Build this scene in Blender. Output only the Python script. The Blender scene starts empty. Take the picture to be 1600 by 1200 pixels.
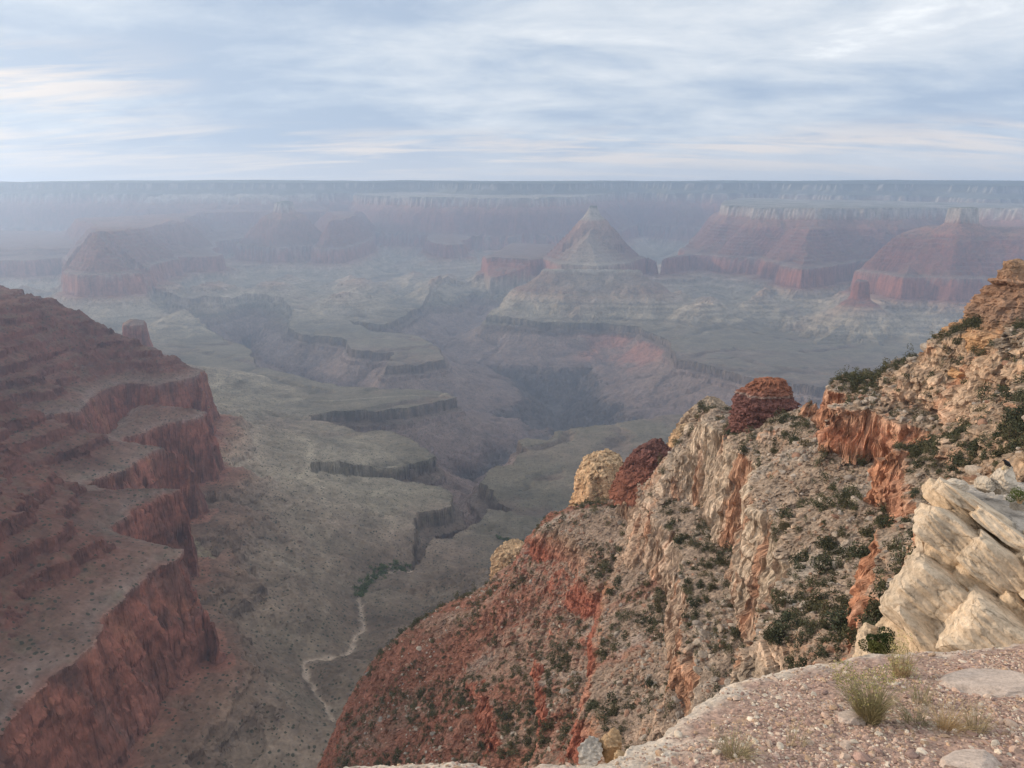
import bpy, bmesh, math, random
import numpy as np
from mathutils import Vector, Matrix, noise as mnoise

# ------------------------------------------------------------------ camera, sky, sun, exposure
sc = bpy.context.scene
col = sc.collection
PITCH = math.radians(13.4)
FPX = 1155.0                                     # focal length in pixels of the 1600 wide photo
cam_d = bpy.data.cameras.new('camera')
cam = bpy.data.objects.new('camera', cam_d)
col.objects.link(cam)
cam.location = (0, 0, 0)
cam.rotation_euler = (math.pi / 2 - PITCH, 0, 0)
cam_d.sensor_width = 36.0
cam_d.lens = 36.0 * FPX / 1600.0
cam_d.clip_start = 0.1
cam_d.clip_end = 60000.0
sc.camera = cam

SUN_EL, SUN_AZ = math.radians(14.0), math.radians(-74.0)      # azimuth from the view axis (+Y), negative = left
sun_d = bpy.data.lights.new('sun', 'SUN')
sun_d.energy = 2.8
sun_d.angle = math.radians(3.0)
sun_d.color = (1.0, 0.82, 0.63)
sun = bpy.data.objects.new('sun', sun_d)
col.objects.link(sun)
sv = Vector((math.sin(SUN_AZ) * math.cos(SUN_EL), math.cos(SUN_AZ) * math.cos(SUN_EL), math.sin(SUN_EL)))
sun.rotation_euler = sv.to_track_quat('Z', 'Y').to_euler()
sun.location = sv * 500

sc.view_settings.view_transform = 'Standard'
sc.view_settings.look = 'None'
sc.view_settings.exposure = 0.54
sc.view_settings.gamma = 1.0
sc.view_settings.use_curve_mapping = False
sc.cycles.max_bounces = 5
sc.cycles.diffuse_bounces = 3
sc.cycles.volume_bounces = 1
sc.cycles.transparent_max_bounces = 8
sc.cycles.use_denoising = True


def nd(nt, typ, **kw):
    n = nt.nodes.new(typ)
    for k, v in kw.items():
        setattr(n, k, v)
    return n


def lk(nt, a, b):
    nt.links.new(a, b)


def ramp(nt, fac, stops, interp='LINEAR'):
    r = nd(nt, 'ShaderNodeValToRGB')
    r.color_ramp.interpolation = interp
    els = r.color_ramp.elements
    while len(els) < len(stops):
        els.new(0.5)
    for e, (p, c) in zip(els, stops):
        e.position = p
        e.color = (c[0], c[1], c[2], 1) if not isinstance(c, (int, float)) else (c, c, c, 1)
    lk(nt, fac, r.inputs[0])
    return r.outputs[0]


def mth(nt, op, a, b=None, clamp=False):
    m = nd(nt, 'ShaderNodeMath', operation=op, use_clamp=clamp)
    for i, v in enumerate((a, b)):
        if v is None:
            continue
        if isinstance(v, (int, float)):
            m.inputs[i].default_value = v
        else:
            lk(nt, v, m.inputs[i])
    return m.outputs[0]


def mixc(nt, fac, a, b, mode='MIX'):
    m = nd(nt, 'ShaderNodeMix', data_type='RGBA', blend_type=mode)
    for sock, v in ((m.inputs[0], fac), (m.inputs[6], a), (m.inputs[7], b)):
        if isinstance(v, (int, float)):
            sock.default_value = v
        elif isinstance(v, tuple):
            sock.default_value = (v[0], v[1], v[2], 1)
        else:
            lk(nt, v, sock)
    return m.outputs[2]


def build_world():
    w = bpy.data.worlds.new('World')
    sc.world = w
    w.use_nodes = True
    nt = w.node_tree
    nt.nodes.clear()
    out = nd(nt, 'ShaderNodeOutputWorld')
    bg = nd(nt, 'ShaderNodeBackground')
    lk(nt, bg.outputs[0], out.inputs[0])
    sky = nd(nt, 'ShaderNodeTexSky')
    sky.sky_type = 'NISHITA'
    sky.sun_disc = False
    sky.sun_elevation = SUN_EL
    sky.sun_rotation = SUN_AZ
    sky.altitude = 2000
    skyc = mixc(nt, 1.0, sky.outputs[0], (0.07, 0.07, 0.07), 'MULTIPLY')
    tc = nd(nt, 'ShaderNodeTexCoord')
    sep = nd(nt, 'ShaderNodeSeparateXYZ')
    lk(nt, tc.outputs['Generated'], sep.inputs[0])
    zc = mth(nt, 'MAXIMUM', sep.outputs[2], 0.0)
    # cloud deck coordinates: direction projected on a plane, softened near the horizon
    den = mth(nt, 'ADD', zc, 0.14)
    cx = mth(nt, 'DIVIDE', sep.outputs[0], den)
    cy = mth(nt, 'DIVIDE', sep.outputs[1], den)
    cv = nd(nt, 'ShaderNodeCombineXYZ')
    lk(nt, cx, cv.inputs[0]); lk(nt, cy, cv.inputs[1])

    def cnoise(scale, det, rough, dist, off, stretch=(1, 1)):
        mp = nd(nt, 'ShaderNodeMapping')
        mp.inputs['Location'].default_value = off
        mp.inputs['Scale'].default_value = (stretch[0], stretch[1], 1)
        mp.inputs['Rotation'].default_value = (0, 0, math.radians(-6))
        lk(nt, cv.outputs[0], mp.inputs[0])
        n = nd(nt, 'ShaderNodeTexNoise')
        n.inputs['Scale'].default_value = scale
        n.inputs['Detail'].default_value = det
        n.inputs['Roughness'].default_value = rough
        n.inputs['Distortion'].default_value = dist
        lk(nt, mp.outputs[0], n.inputs[0])
        return n.outputs[0]
    big = cnoise(0.62, 4, 0.5, 0.4, (3.1, 7.4, 0), (0.75, 1.0))
    mid = cnoise(1.5, 8, 0.62, 0.5, (9.3, 1.7, 0), (0.75, 1.1))
    fin = cnoise(4.6, 8, 0.66, 0.4, (1.3, 5.9, 0), (0.7, 1.15))
    t = mth(nt, 'ADD', mth(nt, 'MULTIPLY', big, 0.52), mth(nt, 'ADD', mth(nt, 'MULTIPLY', mid, 0.31), mth(nt, 'MULTIPLY', fin, 0.17)))
    up = ramp(nt, zc, [(0.04, 0.0), (0.10, -0.01), (0.26, 0.06), (1.0, 0.12)])
    t = mth(nt, 'ADD', mth(nt, 'ADD', mth(nt, 'MULTIPLY', t, 1.3), -0.155), up)
    cloud = ramp(nt, t, [(0.42, (0.325, 0.395, 0.50)), (0.48, (0.415, 0.475, 0.555)), (0.54, (0.53, 0.57, 0.615)),
                         (0.60, (0.64, 0.66, 0.68)), (0.67, (0.88, 0.88, 0.86))])
    # brighter and warmer towards the veiled sun
    dt = nd(nt, 'ShaderNodeVectorMath', operation='DOT_PRODUCT')
    lk(nt, tc.outputs['Generated'], dt.inputs[0])
    dt.inputs[1].default_value = tuple(sv)
    sunf = mth(nt, 'POWER', mth(nt, 'MAXIMUM', dt.outputs['Value'], 0.0), 5.0)
    cloud = mixc(nt, mth(nt, 'MULTIPLY', sunf, 0.75), cloud, (0.76, 0.77, 0.76))
    # warm breaks low over the horizon, and a few on the side of the sun
    slit_n = cnoise(2.2, 7, 0.62, 0.4, (5.2, 2.9, 0), (0.4, 1.5))
    lowf = ramp(nt, zc, [(0.0, 0.5), (0.035, 0.9), (0.075, 0.75), (0.105, 0.0)])
    dl = nd(nt, 'ShaderNodeVectorMath', operation='DOT_PRODUCT')
    lk(nt, tc.outputs['Generated'], dl.inputs[0])
    dl.inputs[1].default_value = (-0.60, 0.79, 0.10)
    leftm = ramp(nt, dl.outputs['Value'], [(0.955, 0.0), (0.995, 0.8)])
    lowm = mth(nt, 'MAXIMUM', lowf, mth(nt, 'MULTIPLY', leftm, ramp(nt, zc, [(0.0, 0.5), (0.14, 1.0), (0.19, 0.0)])))
    slit = mth(nt, 'MULTIPLY', ramp(nt, slit_n, [(0.46, 0.0), (0.60, 1.0)]), lowm)
    cloud = mixc(nt, slit, cloud, (0.95, 0.77, 0.60))
    glow = ramp(nt, zc, [(0.0, 0.8), (0.035, 0.65), (0.08, 0.0)])
    cloud = mixc(nt, glow, cloud, (0.80, 0.72, 0.63))
    fincol = mixc(nt, 0.90, skyc, cloud)
    lk(nt, fincol, bg.inputs[0])
    bg.inputs[1].default_value = 1.0


build_world()

# ------------------------------------------------------------------ pixel -> world helpers
SP, CP = math.sin(PITCH), math.cos(PITCH)


def ray(px, py):
    u, v = (px - 800.0) / FPX, (600.0 - py) / FPX
    return u, CP + SP * v, -SP + CP * v


def at_z(px, py, z):
    x, y, dz = ray(px, py)
    t = z / dz
    return (x * t, y * t, z)


def at_r(px, py, r):
    x, y, dz = ray(px, py)
    t = r / math.hypot(x, y)
    return (x * t, y * t, dz * t)


def strat_off(y):
    return np.clip((y - 8000.0) / 4000.0, 0, 1.6) * 230.0


def at_s(px, py, s):                              # where the ray meets a rock layer of local height s
    x, y, z = at_z(px, py, s)
    for _ in range(12):
        yy = min(max(y, 100.0), 20000.0)
        x, y, z = at_z(px, py, min(s + float(strat_off(yy)), -8.0))
    return (x, y, z)


# ------------------------------------------------------------------ noise
_rng = np.random.RandomState(11)
_PERM = np.tile(_rng.permutation(256), 3).astype(np.int32)
_ang = _rng.rand(256) * 2 * np.pi
_GX, _GY = np.cos(_ang).astype(np.float32), np.sin(_ang).astype(np.float32)


def pn(x, y, seed=0):
    x = np.asarray(x, np.float64) + seed * 17.31
    y = np.asarray(y, np.float64) + seed * 5.77
    xf, yf = np.floor(x), np.floor(y)
    xi, yi = (xf.astype(np.int64) & 255).astype(np.int32), (yf.astype(np.int64) & 255).astype(np.int32)
    fx, fy = (x - xf).astype(np.float32), (y - yf).astype(np.float32)
    u = fx * fx * fx * (fx * (fx * 6 - 15) + 10)
    v = fy * fy * fy * (fy * (fy * 6 - 15) + 10)
    p0, p1 = _PERM[xi], _PERM[xi + 1]

    def g(p, yy, a, b):
        h = _PERM[p + yy]
        return _GX[h] * a + _GY[h] * b
    n00, n10 = g(p0, yi, fx, fy), g(p1, yi, fx - 1, fy)
    n01, n11 = g(p0, yi + 1, fx, fy - 1), g(p1, yi + 1, fx - 1, fy - 1)
    a = n00 + u * (n10 - n00)
    b = n01 + u * (n11 - n01)
    return (a + v * (b - a)) * 1.5


def fbm(x, y, wl, octv=4, gain=0.5, seed=0):
    s, a, tot = 0.0, 1.0, 0.0
    for i in range(octv):
        s = s + a * pn(x / wl, y / wl, seed + i * 3)
        tot += a
        a *= gain
        wl *= 0.485
    return s / tot


def ridged(x, y, wl, octv=3, gain=0.5, seed=0):
    s, a, tot = 0.0, 1.0, 0.0
    for i in range(octv):
        s = s + a * (1 - 2 * np.abs(pn(x / wl, y / wl, seed + i * 3)))
        tot += a
        a *= gain
        wl *= 0.485
    return s / tot


def hash01(a, b, seed):
    h = np.sin(a * 127.1 + b * 311.7 + seed * 74.7) * 43758.5453
    return h - np.floor(h)


def blocks(u, z, w, h, seed):
    """jointed rock: each block of about w x h stands out by its own amount (-0.5 .. 0.5)"""
    uu = u / w + 0.35 * pn(u / (1.7 * w), z / (1.7 * h), seed)
    zz = z / h + 0.35 * pn(u / (1.5 * w), z / (1.5 * h), seed + 1)
    ku = np.floor(uu)
    kz = np.floor(zz + hash01(ku, 0 * ku, seed + 2))
    return hash01(ku, kz, seed + 3) - 0.5


def push_out(X, Y, Z, amt_fn):
    """move grid points along the horizontal part of their normal"""
    du = np.stack([np.gradient(a, axis=0) for a in (X, Y, Z)], -1)
    dv = np.stack([np.gradient(a, axis=1) for a in (X, Y, Z)], -1)
    n = np.cross(du, dv)
    n /= np.linalg.norm(n, axis=-1, keepdims=True) + 1e-12
    n = n * np.sign(n[..., 2:3])
    nx, ny = n[..., 0], n[..., 1]
    steep = 1 - sstep(0.5, 0.8, n[..., 2])
    a = amt_fn(X, Y, Z) * steep
    return X + nx * a, Y + ny * a, n[..., 2]


def sstep(a, b, x):
    t = np.clip((x - a) / (b - a), 0, 1)
    return t * t * (3 - 2 * t)


def poly_sd(poly, x, y):
    """signed distance to a closed polygon, positive inside"""
    P = np.asarray([p[:2] for p in poly], np.float64)
    n = len(P)
    d2 = np.full(x.shape, 1e18)
    ins = np.zeros(x.shape, bool)
    for i in range(n):
        ax, ay = P[i]
        bx, by = P[(i + 1) % n]
        ex, ey = bx - ax, by - ay
        wx, wy = x - ax, y - ay
        t = np.clip((wx * ex + wy * ey) / (ex * ex + ey * ey + 1e-9), 0, 1)
        dx, dy = wx - t * ex, wy - t * ey
        d2 = np.minimum(d2, dx * dx + dy * dy)
        c = ((ay <= y) & (by > y)) | ((by <= y) & (ay > y))
        xi = ax + (y - ay) / (ey if abs(ey) > 1e-9 else 1e-9) * ex
        ins ^= c & (x < xi)
    d = np.sqrt(d2)
    return np.where(ins, d, -d)


def line_d(pts, x, y):
    d2 = np.full(x.shape, 1e18)
    for (ax, ay), (bx, by) in zip(pts[:-1], pts[1:]):
        ex, ey = bx - ax, by - ay
        wx, wy = x - ax, y - ay
        t = np.clip((wx * ex + wy * ey) / (ex * ex + ey * ey + 1e-9), 0, 1)
        d2 = np.minimum(d2, (wx - t * ex) ** 2 + (wy - t * ey) ** 2)
    return np.sqrt(d2)


# ------------------------------------------------------------------ mesh helpers
def link_mesh(name, me, mat=None, parent=None):
    o = bpy.data.objects.new(name, me)
    col.objects.link(o)
    if mat:
        me.materials.append(mat)
    if parent:
        o.parent = parent
    return o


def grid_mesh(name, X, Y, Z, C, keep=None, smooth=False):
    """rows x cols grid of world points -> mesh with a colour attribute"""
    nr, nc = X.shape
    idx = np.arange(nr * nc).reshape(nr, nc)
    q = np.stack([idx[:-1, :-1], idx[:-1, 1:], idx[1:, 1:], idx[1:, :-1]], -1).reshape(-1, 4)
    co = np.stack([X, Y, Z], -1).reshape(-1, 3)
    cc = C.reshape(-1, 3)
    if keep is not None:
        kf = keep.reshape(-1)
        q = q[kf[q].any(1)]
        used = np.zeros(len(co), bool)
        used[q.ravel()] = True
        remap = np.cumsum(used) - 1
        q = remap[q]
        co, cc = co[used], cc[used]
    return raw_mesh(name, co, q, cc, smooth)


def raw_mesh(name, co, q, cc=None, smooth=False):
    me = bpy.data.meshes.new(name)
    k = q.shape[1]
    me.vertices.add(len(co))
    me.vertices.foreach_set('co', co.astype(np.float32).ravel())
    me.loops.add(q.size)
    me.loops.foreach_set('vertex_index', q.astype(np.int32).ravel())
    me.polygons.add(len(q))
    me.polygons.foreach_set('loop_start', (np.arange(len(q)) * k).astype(np.int32))
    me.polygons.foreach_set('use_smooth', np.full(len(q), smooth))
    if cc is not None:
        a = me.attributes.new('Col', 'FLOAT_COLOR', 'POINT')
        a.data.foreach_set('color', np.concatenate([cc, np.ones((len(cc), 1))], 1).astype(np.float32).ravel())
    me.update(calc_edges=True)
    return me


def tag(o, label=None, cat=None, group=None, kind=None):
    if label: o['label'] = label
    if cat: o['category'] = cat
    if group: o['group'] = group
    if kind: o['kind'] = kind
    return o


def rock_mat(name, scales, bump=0.6, bdist=1.0, var=0.5, streak=0.0, rough=0.95, spot=None):
    """vertex colour of the strata, broken by noise at several real sizes (metres), plus bump"""
    m = bpy.data.materials.new(name)
    m.use_nodes = True
    nt = m.node_tree
    bs = nt.nodes['Principled BSDF']
    bs.inputs['Roughness'].default_value = rough
    bs.inputs['Specular IOR Level'].default_value = 0.15
    at = nd(nt, 'ShaderNodeAttribute', attribute_name='Col')
    geo = nd(nt, 'ShaderNodeNewGeometry')
    c = at.outputs['Color']
    h = None
    for i, s in enumerate(scales):
        n = nd(nt, 'ShaderNodeTexNoise')
        n.inputs['Scale'].default_value = 1.0 / s
        n.inputs['Detail'].default_value = 5
        n.inputs['Roughness'].default_value = 0.62
        lk(nt, geo.outputs['Position'], n.inputs[0])
        f = ramp(nt, n.outputs[0], [(0.28, 1 - var), (0.5, 1.0), (0.74, 1 + var * 0.8)])
        c = mixc(nt, 1.0, c, f, 'MULTIPLY')
        hh = mth(nt, 'MULTIPLY', n.outputs[0], s / scales[0])
        h = hh if h is None else mth(nt, 'ADD', h, hh)
    if streak:
        mp = nd(nt, 'ShaderNodeMapping')
        mp.inputs['Scale'].default_value = (1, 1, 0.06)
        lk(nt, geo.outputs['Position'], mp.inputs[0])
        n = nd(nt, 'ShaderNodeTexNoise')
        n.inputs['Scale'].default_value = 1.0 / streak
        n.inputs['Detail'].default_value = 4
        lk(nt, mp.outputs[0], n.inputs[0])
        f = ramp(nt, n.outputs[0], [(0.3, 0.68), (0.5, 1.0), (0.7, 1.22)])
        sx = nd(nt, 'ShaderNodeSeparateXYZ')
        lk(nt, geo.outputs['True Normal'], sx.inputs[0])
        steep = ramp(nt, mth(nt, 'ABSOLUTE', sx.outputs[2]), [(0.35, 1.0), (0.7, 0.0)])
        c = mixc(nt, steep, c, mixc(nt, 1.0, c, f, 'MULTIPLY'))
        h = mth(nt, 'ADD', h, mth(nt, 'MULTIPLY', mth(nt, 'MULTIPLY', n.outputs[0], steep), streak / scales[0]))
    if spot:
        size, dens, scol = spot
        v = nd(nt, 'ShaderNodeTexVoronoi', feature='F1')
        v.inputs['Scale'].default_value = 1.0 / size
        lk(nt, geo.outputs['Position'], v.inputs[0])
        sepc = nd(nt, 'ShaderNodeSeparateColor')
        lk(nt, v.outputs['Color'], sepc.inputs[0])
        rad = mth(nt, 'MULTIPLY', mth(nt, 'SUBTRACT', sepc.outputs[0], 1 - dens), 0.52 / dens)
        s_ = mth(nt, 'LESS_THAN', v.outputs['Distance'], rad)
        sx = nd(nt, 'ShaderNodeSeparateXYZ')
        lk(nt, geo.outputs['True Normal'], sx.inputs[0])
        flat = ramp(nt, sx.outputs[2], [(0.45, 0.0), (0.65, 0.9)])
        c = mixc(nt, mth(nt, 'MULTIPLY', s_, flat), c, scol)
    lk(nt, c, bs.inputs['Base Color'])
    b = nd(nt, 'ShaderNodeBump')
    b.inputs['Strength'].default_value = bump
    b.inputs['Distance'].default_value = bdist
    lk(nt, h, b.inputs['Height'])
    lk(nt, b.outputs[0], bs.inputs['Normal'])
    return m


# ------------------------------------------------------------------ canyon terrain
P_KN = [(-6000, -853), (-2500, -848), (-1100, -842), (-720, -833), (-520, -815), (-360, -783), (-220, -742), (-120, -706),
        (-72, -690), (-66, -674), (-34, -660), (-29, -648), (0, -636), (5, -610), (22, -484), (36, -473), (75.2, -459), (80.4, -439.6), (100.8, -427.6), (105.9, -409.1), (127.2, -399), (131.3, -378.7), (154, -363.9), (156.8, -348.2), (177.4, -334.3), (182.2, -317.8), (203.1, -305.1), (207.7, -287.3), (227.9, -276.6), (233.1, -256.9), (256.3, -246), (258.6, -226.4), (281.3, -212.2), (284, -196), (390, -112),
        (406, -2), (470, 18), (560, 72), (576, 160), (1200, 168), (9000, 185)]
P_SM = [(-6000, -853), (-2500, -848), (-1100, -842), (-720, -833), (-520, -815), (-360, -783), (-220, -742), (-120, -706),
        (-60, -676), (0, -636), (5, -610), (22, -484), (60, -466), (284, -210), (390, -112), (406, -2), (470, 18), (560, 72), (576, 160), (1200, 168), (9000, 185)]
SX_, SZ_ = np.array([k[0] for k in P_SM], float), np.array([k[1] for k in P_SM], float)
PX_, PZ_ = np.array([k[0] for k in P_KN], float), np.array([k[1] for k in P_KN], float)
G_X = np.array([0, 7, 40, 45, 120, 260, 330, 370, 480, 560, 4000], float)
G_Z = np.array([0, -46, -62, -82, -128, -180, -235, -300, -410, -450, -450], float)

G2_X = np.array([0, 7, 40, 45, 200, 380, 520, 570, 640, 760, 1000, 4000], float)
G2_Z = np.array([0, -46, -60, -78, -140, -185, -215, -255, -310, -385, -440, -450], float)
RW, SUP, COC, KAI = 20.0, 284.0, 405.0, 576.0


def S(level, pts):
    return [at_s(a, b, level)[:2] for a, b in pts]


def R_(pts):
    return [at_r(a, 330, r)[:2] for a, r in pts]


# (polygon, d at its outline, cap of d, slope factor, warp)
LEFT = S(-482, [(-500, 1500), (-200, 1345), (0, 1172), (60, 1105), (130, 1035), (200, 962), (255, 905), (305, 868), (326, 880),
                (315, 850), (255, 838), (205, 815), (237, 790), (280, 771), (296, 772), (290, 757), (215, 760), (168, 752), (217, 726), (265, 701),
                (300, 701), (312, 692), (240, 690), (215, 682), (270, 662), (330, 652), (335, 640), (262, 636), (200, 632)]) + R_([(100, 1800), (0, 1850), (-200, 1950), (-800, 2000), (-1100, 1200)])
LEFTB = R_([(-500, 1900), (0, 2030), (90, 2000)]) + S(-482, [(160, 613), (200, 600), (240, 606), (300, 591), (325, 602), (320, 588)]) + R_([(306, 2400), (250, 2560), (215, 2800), (150, 3000), (100, 3300), (-200, 3500), (-900, 3300)])
FEATS = [
    (LEFT, 6, 262, 0.70, 1.0),
    (LEFTB, 6, 226, 0.76, 1.0),
    (R_([(176, 3500), (206, 3480), (208, 3620), (180, 3640)]), 25, 70, 0.5, 0.3),
    # far side, left: esplanade on the red cliffs
    (S(-482, [(-300, 405), (60, 406), (150, 401), (240, 404), (325, 400), (345, 388), (400, 384), (440, 391), (500, 388),
              (540, 380), (600, 376), (640, 374), (662, 380), (685, 390), (718, 389), (735, 374), (790, 372)]) + R_([(900, 9300), (800, 12000), (-500, 14000)]),
     RW, 115, 0.22, 1.6),
    (S(-196, [(165, 366), (235, 354), (295, 352), (305, 343), (390, 339), (500, 341), (525, 352), (545, 350)]) + R_([(560, 10800), (300, 11400), (130, 10600)]), SUP, 290, 0.6, 1.3),
    (R_([(408, 9500), (436, 9280), (476, 9500), (470, 9900), (420, 9900)]), SUP + 30, 470, 0.62, 0.6),
    (R_([(245, 9300), (285, 9300), (280, 9600), (250, 9600)]), SUP, 330, 0.5, 0.5),
    (R_([(205, 12400), (285, 12300), (380, 11800), (480, 11900), (520, 12600), (300, 13500)]), SUP + 60, 400, 0.5, 1.0),
    # north rim
    (R_([(-700, 15500), (-100, 14800), (60, 13900), (200, 13300), (420, 12500), (560, 12600), (690, 12300), (722, 11500), (800, 11350), (900, 11450), (945, 12500), (1000, 12700),
         (1050, 12250), (1200, 12400), (1300, 12000), (1420, 12300), (1560, 11900), (1700, 12200), (2300, 12300), (2600, 24000), (-1000, 24000)]), KAI, 1200, 0.9, 2.0),
    (R_([(560, 11600), (610, 10900), (680, 10500), (790, 10250), (880, 10400), (930, 11000), (960, 12200), (700, 12500), (560, 12400)]), COC, 406, 0.75, 1.5),
    # centre pyramid and the mesas round it
    (S(-482, [(845, 402), (880, 413), (935, 416), (985, 411), (1012, 402)]) + R_([(1030, 7500), (980, 7900), (870, 7900), (835, 7500)]), RW, 372, 0.80, 0.5),
    (S(-482, [(752, 400), (765, 406), (830, 406), (868, 402), (880, 390), (800, 388)]), RW, 40, 0.3, 0.5),
    (R_([(800, 5640), (846, 5900), (856, 6050), (830, 6000)]), -95, -30, 0.5, 0.3),
    # unseen rim added at left to keep low sun off wall and valley
    ([(-1640, -200), (-1600, 900), (-1660, 1500), (-1760, 1800), (-3600, 1900), (-3600, -400)], KAI, 900, 1.0, 0.6),
    # low knolls and spurs on the shale benches
    (R_([(1186, 6000), (1204, 6050), (1222, 6700), (1200, 6700)]), -70, -32, 0.3, 0.5),
    (R_([(1110, 5650), (1135, 5700), (1120, 6500), (1100, 6500)]), -110, -60, 0.3, 0.5),
    (R_([(1040, 5800), (1058, 5900), (1085, 6400), (1060, 6450)]), -110, -40, 0.3, 0.5),
    (R_([(1500, 5700), (1525, 5700), (1540, 6200), (1500, 6200)]), -60, -25, 0.3, 0.5),
    (R_([(262, 5650), (300, 5700), (345, 7200), (300, 7300)]), -120, -45, 0.3, 0.6),
    (R_([(395, 6000), (420, 6000), (450, 7400), (415, 7500)]), -130, -60, 0.3, 0.6),
    (R_([(520, 6100), (560, 6000), (590, 7400), (540, 7500)]), -110, -40, 0.3, 0.6),
    (R_([(668, 6950), (700, 6800), (735, 7300), (690, 7500)]), -50, -25, 0.3, 0.5),
    (R_([(-60, 4700), (40, 4600), (110, 4900), (60, 5400), (-60, 5400)]), -90, -40, 0.3, 0.5),
    # right: mesa with the white rim, its spurs, the white tower and the pinnacle
    (R_([(1174, 8150), (1220, 8060), (1290, 7980), (1350, 8060), (1402, 8150), (1420, 8900), (1180, 8900)]), COC, 412, 0.8, 0.9),
    (R_([(1130, 8700), (1180, 8600), (1400, 8900), (1480, 9200), (1800, 8600), (2200, 9000), (2000, 11000), (1150, 10800)]), COC, 412, 0.8, 1.4),
    (S(-482, [(1035, 404), (1080, 398), (1152, 401), (1166, 392), (1200, 394), (1216, 415), (1250, 420), (1300, 415), (1312, 402), (1345, 404),
              (1368, 428), (1400, 434), (1460, 434), (1520, 428), (1620, 432), (1800, 440)]) + R_([(2300, 7500), (1900, 9300), (1100, 9300)]), RW, 160, 0.45, 1.2),
    (R_([(1232, 7400), (1262, 7150), (1298, 7400), (1320, 8000), (1220, 8000)]), SUP - 60, 300, 0.9, 0.6),
    (R_([(1483, 6480), (1502, 6440), (1523, 6480), (1526, 6680), (1486, 6680)]), COC + 8, 425, 0.5, 0.35),
    (R_([(1395, 6500), (1445, 6350), (1500, 6250), (1570, 6350), (1680, 6300), (1900, 6500), (1800, 7400), (1420, 7300)]), SUP - 20, 352, 0.42, 0.8),
]
TZ = -842.0
GORGE = [at_z(a, b, TZ)[:2] for a, b in [
    (-100, 493), (150, 495), (230, 499), (290, 513), (387, 541), (400, 572), (470, 591), (530, 603), (600, 607), (690, 611), (712, 619),
    (640, 637), (520, 648), (480, 660), (560, 680), (617, 680), (647, 693), (667, 703), (677, 717), (667, 723), (630, 733), (613, 747),
    (533, 753), (483, 769), (490, 785), (500, 780), (587, 767), (693, 763), (707, 777), (700, 800), (660, 813), (650, 837), (652, 850),
    (641, 888), (644, 893), (668, 881), (688, 856), (733, 836), (750, 824), (768, 803), (793, 807), (800, 793), (773, 777), (753, 757), (760, 737),
    (777, 727), (800, 727), (810, 713), (827, 703), (813, 687), (823, 683), (853, 687), (867, 675), (933, 663), (1060, 645),
    (1150, 645), (1300, 640), (1450, 620), (1700, 600), (1900, 590), (1900, 570), (1500, 588), (1285, 601), (1185, 590), (1080, 563), (1060, 558), (1042, 530),
    (1000, 514), (950, 509), (850, 509), (765, 505), (792, 489), (836, 465), (800, 462), (740, 459), (692, 458), (676, 470), (655, 484), (630, 499), (600, 510), (545, 507), (585, 517), (650, 522), (682, 540),
    (694, 560), (648, 567), (604, 571), (618, 548), (553, 546), (533, 528), (473, 523), (450, 516), (462, 502), (440, 484), (385, 478), (365, 483),
    (330, 491), (270, 490), (230, 486), (150, 484), (-100, 480)]]
CREEK = [at_z(a, b, -835)[:2] for a, b in [(645, 892), (615, 900), (585, 918), (563, 950), (562, 975), (572, 1005), (557, 1030), (556, 1052), (540, 1072),
                                          (500, 1096), (478, 1108), (486, 1140), (505, 1162), (520, 1200)]]
TRAIL = [at_z(a, b, -838)[:2] for a, b in [(330, 636), (420, 630), (520, 627), (600, 620), (650, 616), (700, 613)]]


def rp(a, r):
    return at_r(a, 330, r)[:2]


# spurs: (x, y, height) at both ends, side slope; they run out from the red cliffs over the shale
SPURS = [(rp(a, r) + (z0,), rp(b, q) + (z1,), sl) for a, r, z0, b, q, z1, sl in [
    (330, 7300, -640, 250, 5500, -832, 0.40), (190, 7300, -650, 110, 5900, -835, 0.40), (445, 7800, -640, 400, 6000, -834, 0.38), (540, 7700, -650, 515, 6200, -835, 0.42),
    (645, 7900, -640, 600, 6300, -836, 0.42), (700, 7600, -640, 672, 6900, -800, 0.42), (762, 7200, -640, 705, 6450, -830, 0.42), (838, 7100, -640, 852, 6750, -760, 0.45),
    (1080, 7600, -640, 1062, 6100, -836, 0.40), (1140, 7500, -640, 1165, 6200, -832, 0.42), (1232, 6900, -640, 1150, 5600, -836, 0.40), (1285, 6850, -640, 1262, 5800, -834, 0.42),
    (1440, 6500, -640, 1452, 5500, -834, 0.42), (1540, 6600, -640, 1575, 5500, -836, 0.42), (20, 7600, -640, -60, 6200, -836, 0.4), (1010, 7300, -650, 1030, 6300, -832, 0.42),
    (960, 6060, -545, 1090, 5500, -835, 0.40), (905, 6040, -560, 885, 5480, -836, 0.42), (960, 6040, -560, 985, 5500, -836, 0.42), (1358, 5560, -625, 1300, 5000, -838, 0.42), (1362, 5560, -625, 1402, 5050, -838, 0.42)]]
SPURS += [(at_z(a, b, z0), at_z(c, d, z1), sl) for a, b, z0, c, d, z1, sl in [
    (300, 840, -646, 440, 833, -712, 0.62), (336, 905, -646, 427, 921, -716, 0.65), (338, 760, -646, 417, 772, -716, 0.6), (330, 1000, -660, 432, 1010, -735, 0.6),
    (338, 684, -646, 397, 690, -706, 0.55)]]
CONES = [([rp(852, 6020), rp(872, 5985), rp(935, 5965), rp(1006, 6000)], [0, 22, 34, 90, 300, 420, 620], [-474, -492, -520, -556, -672, -742, -846]),
         ([rp(925, 7080), rp(931, 7180)], [0, 14, 60, 130, 300], [28, 0, -62, -120, -330]),
         ([rp(1352, 5560), rp(1366, 5570)], [0, 22, 36, 42, 130, 480], [-470, -490, -590, -606, -660, -848])]


STASH = {}


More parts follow.
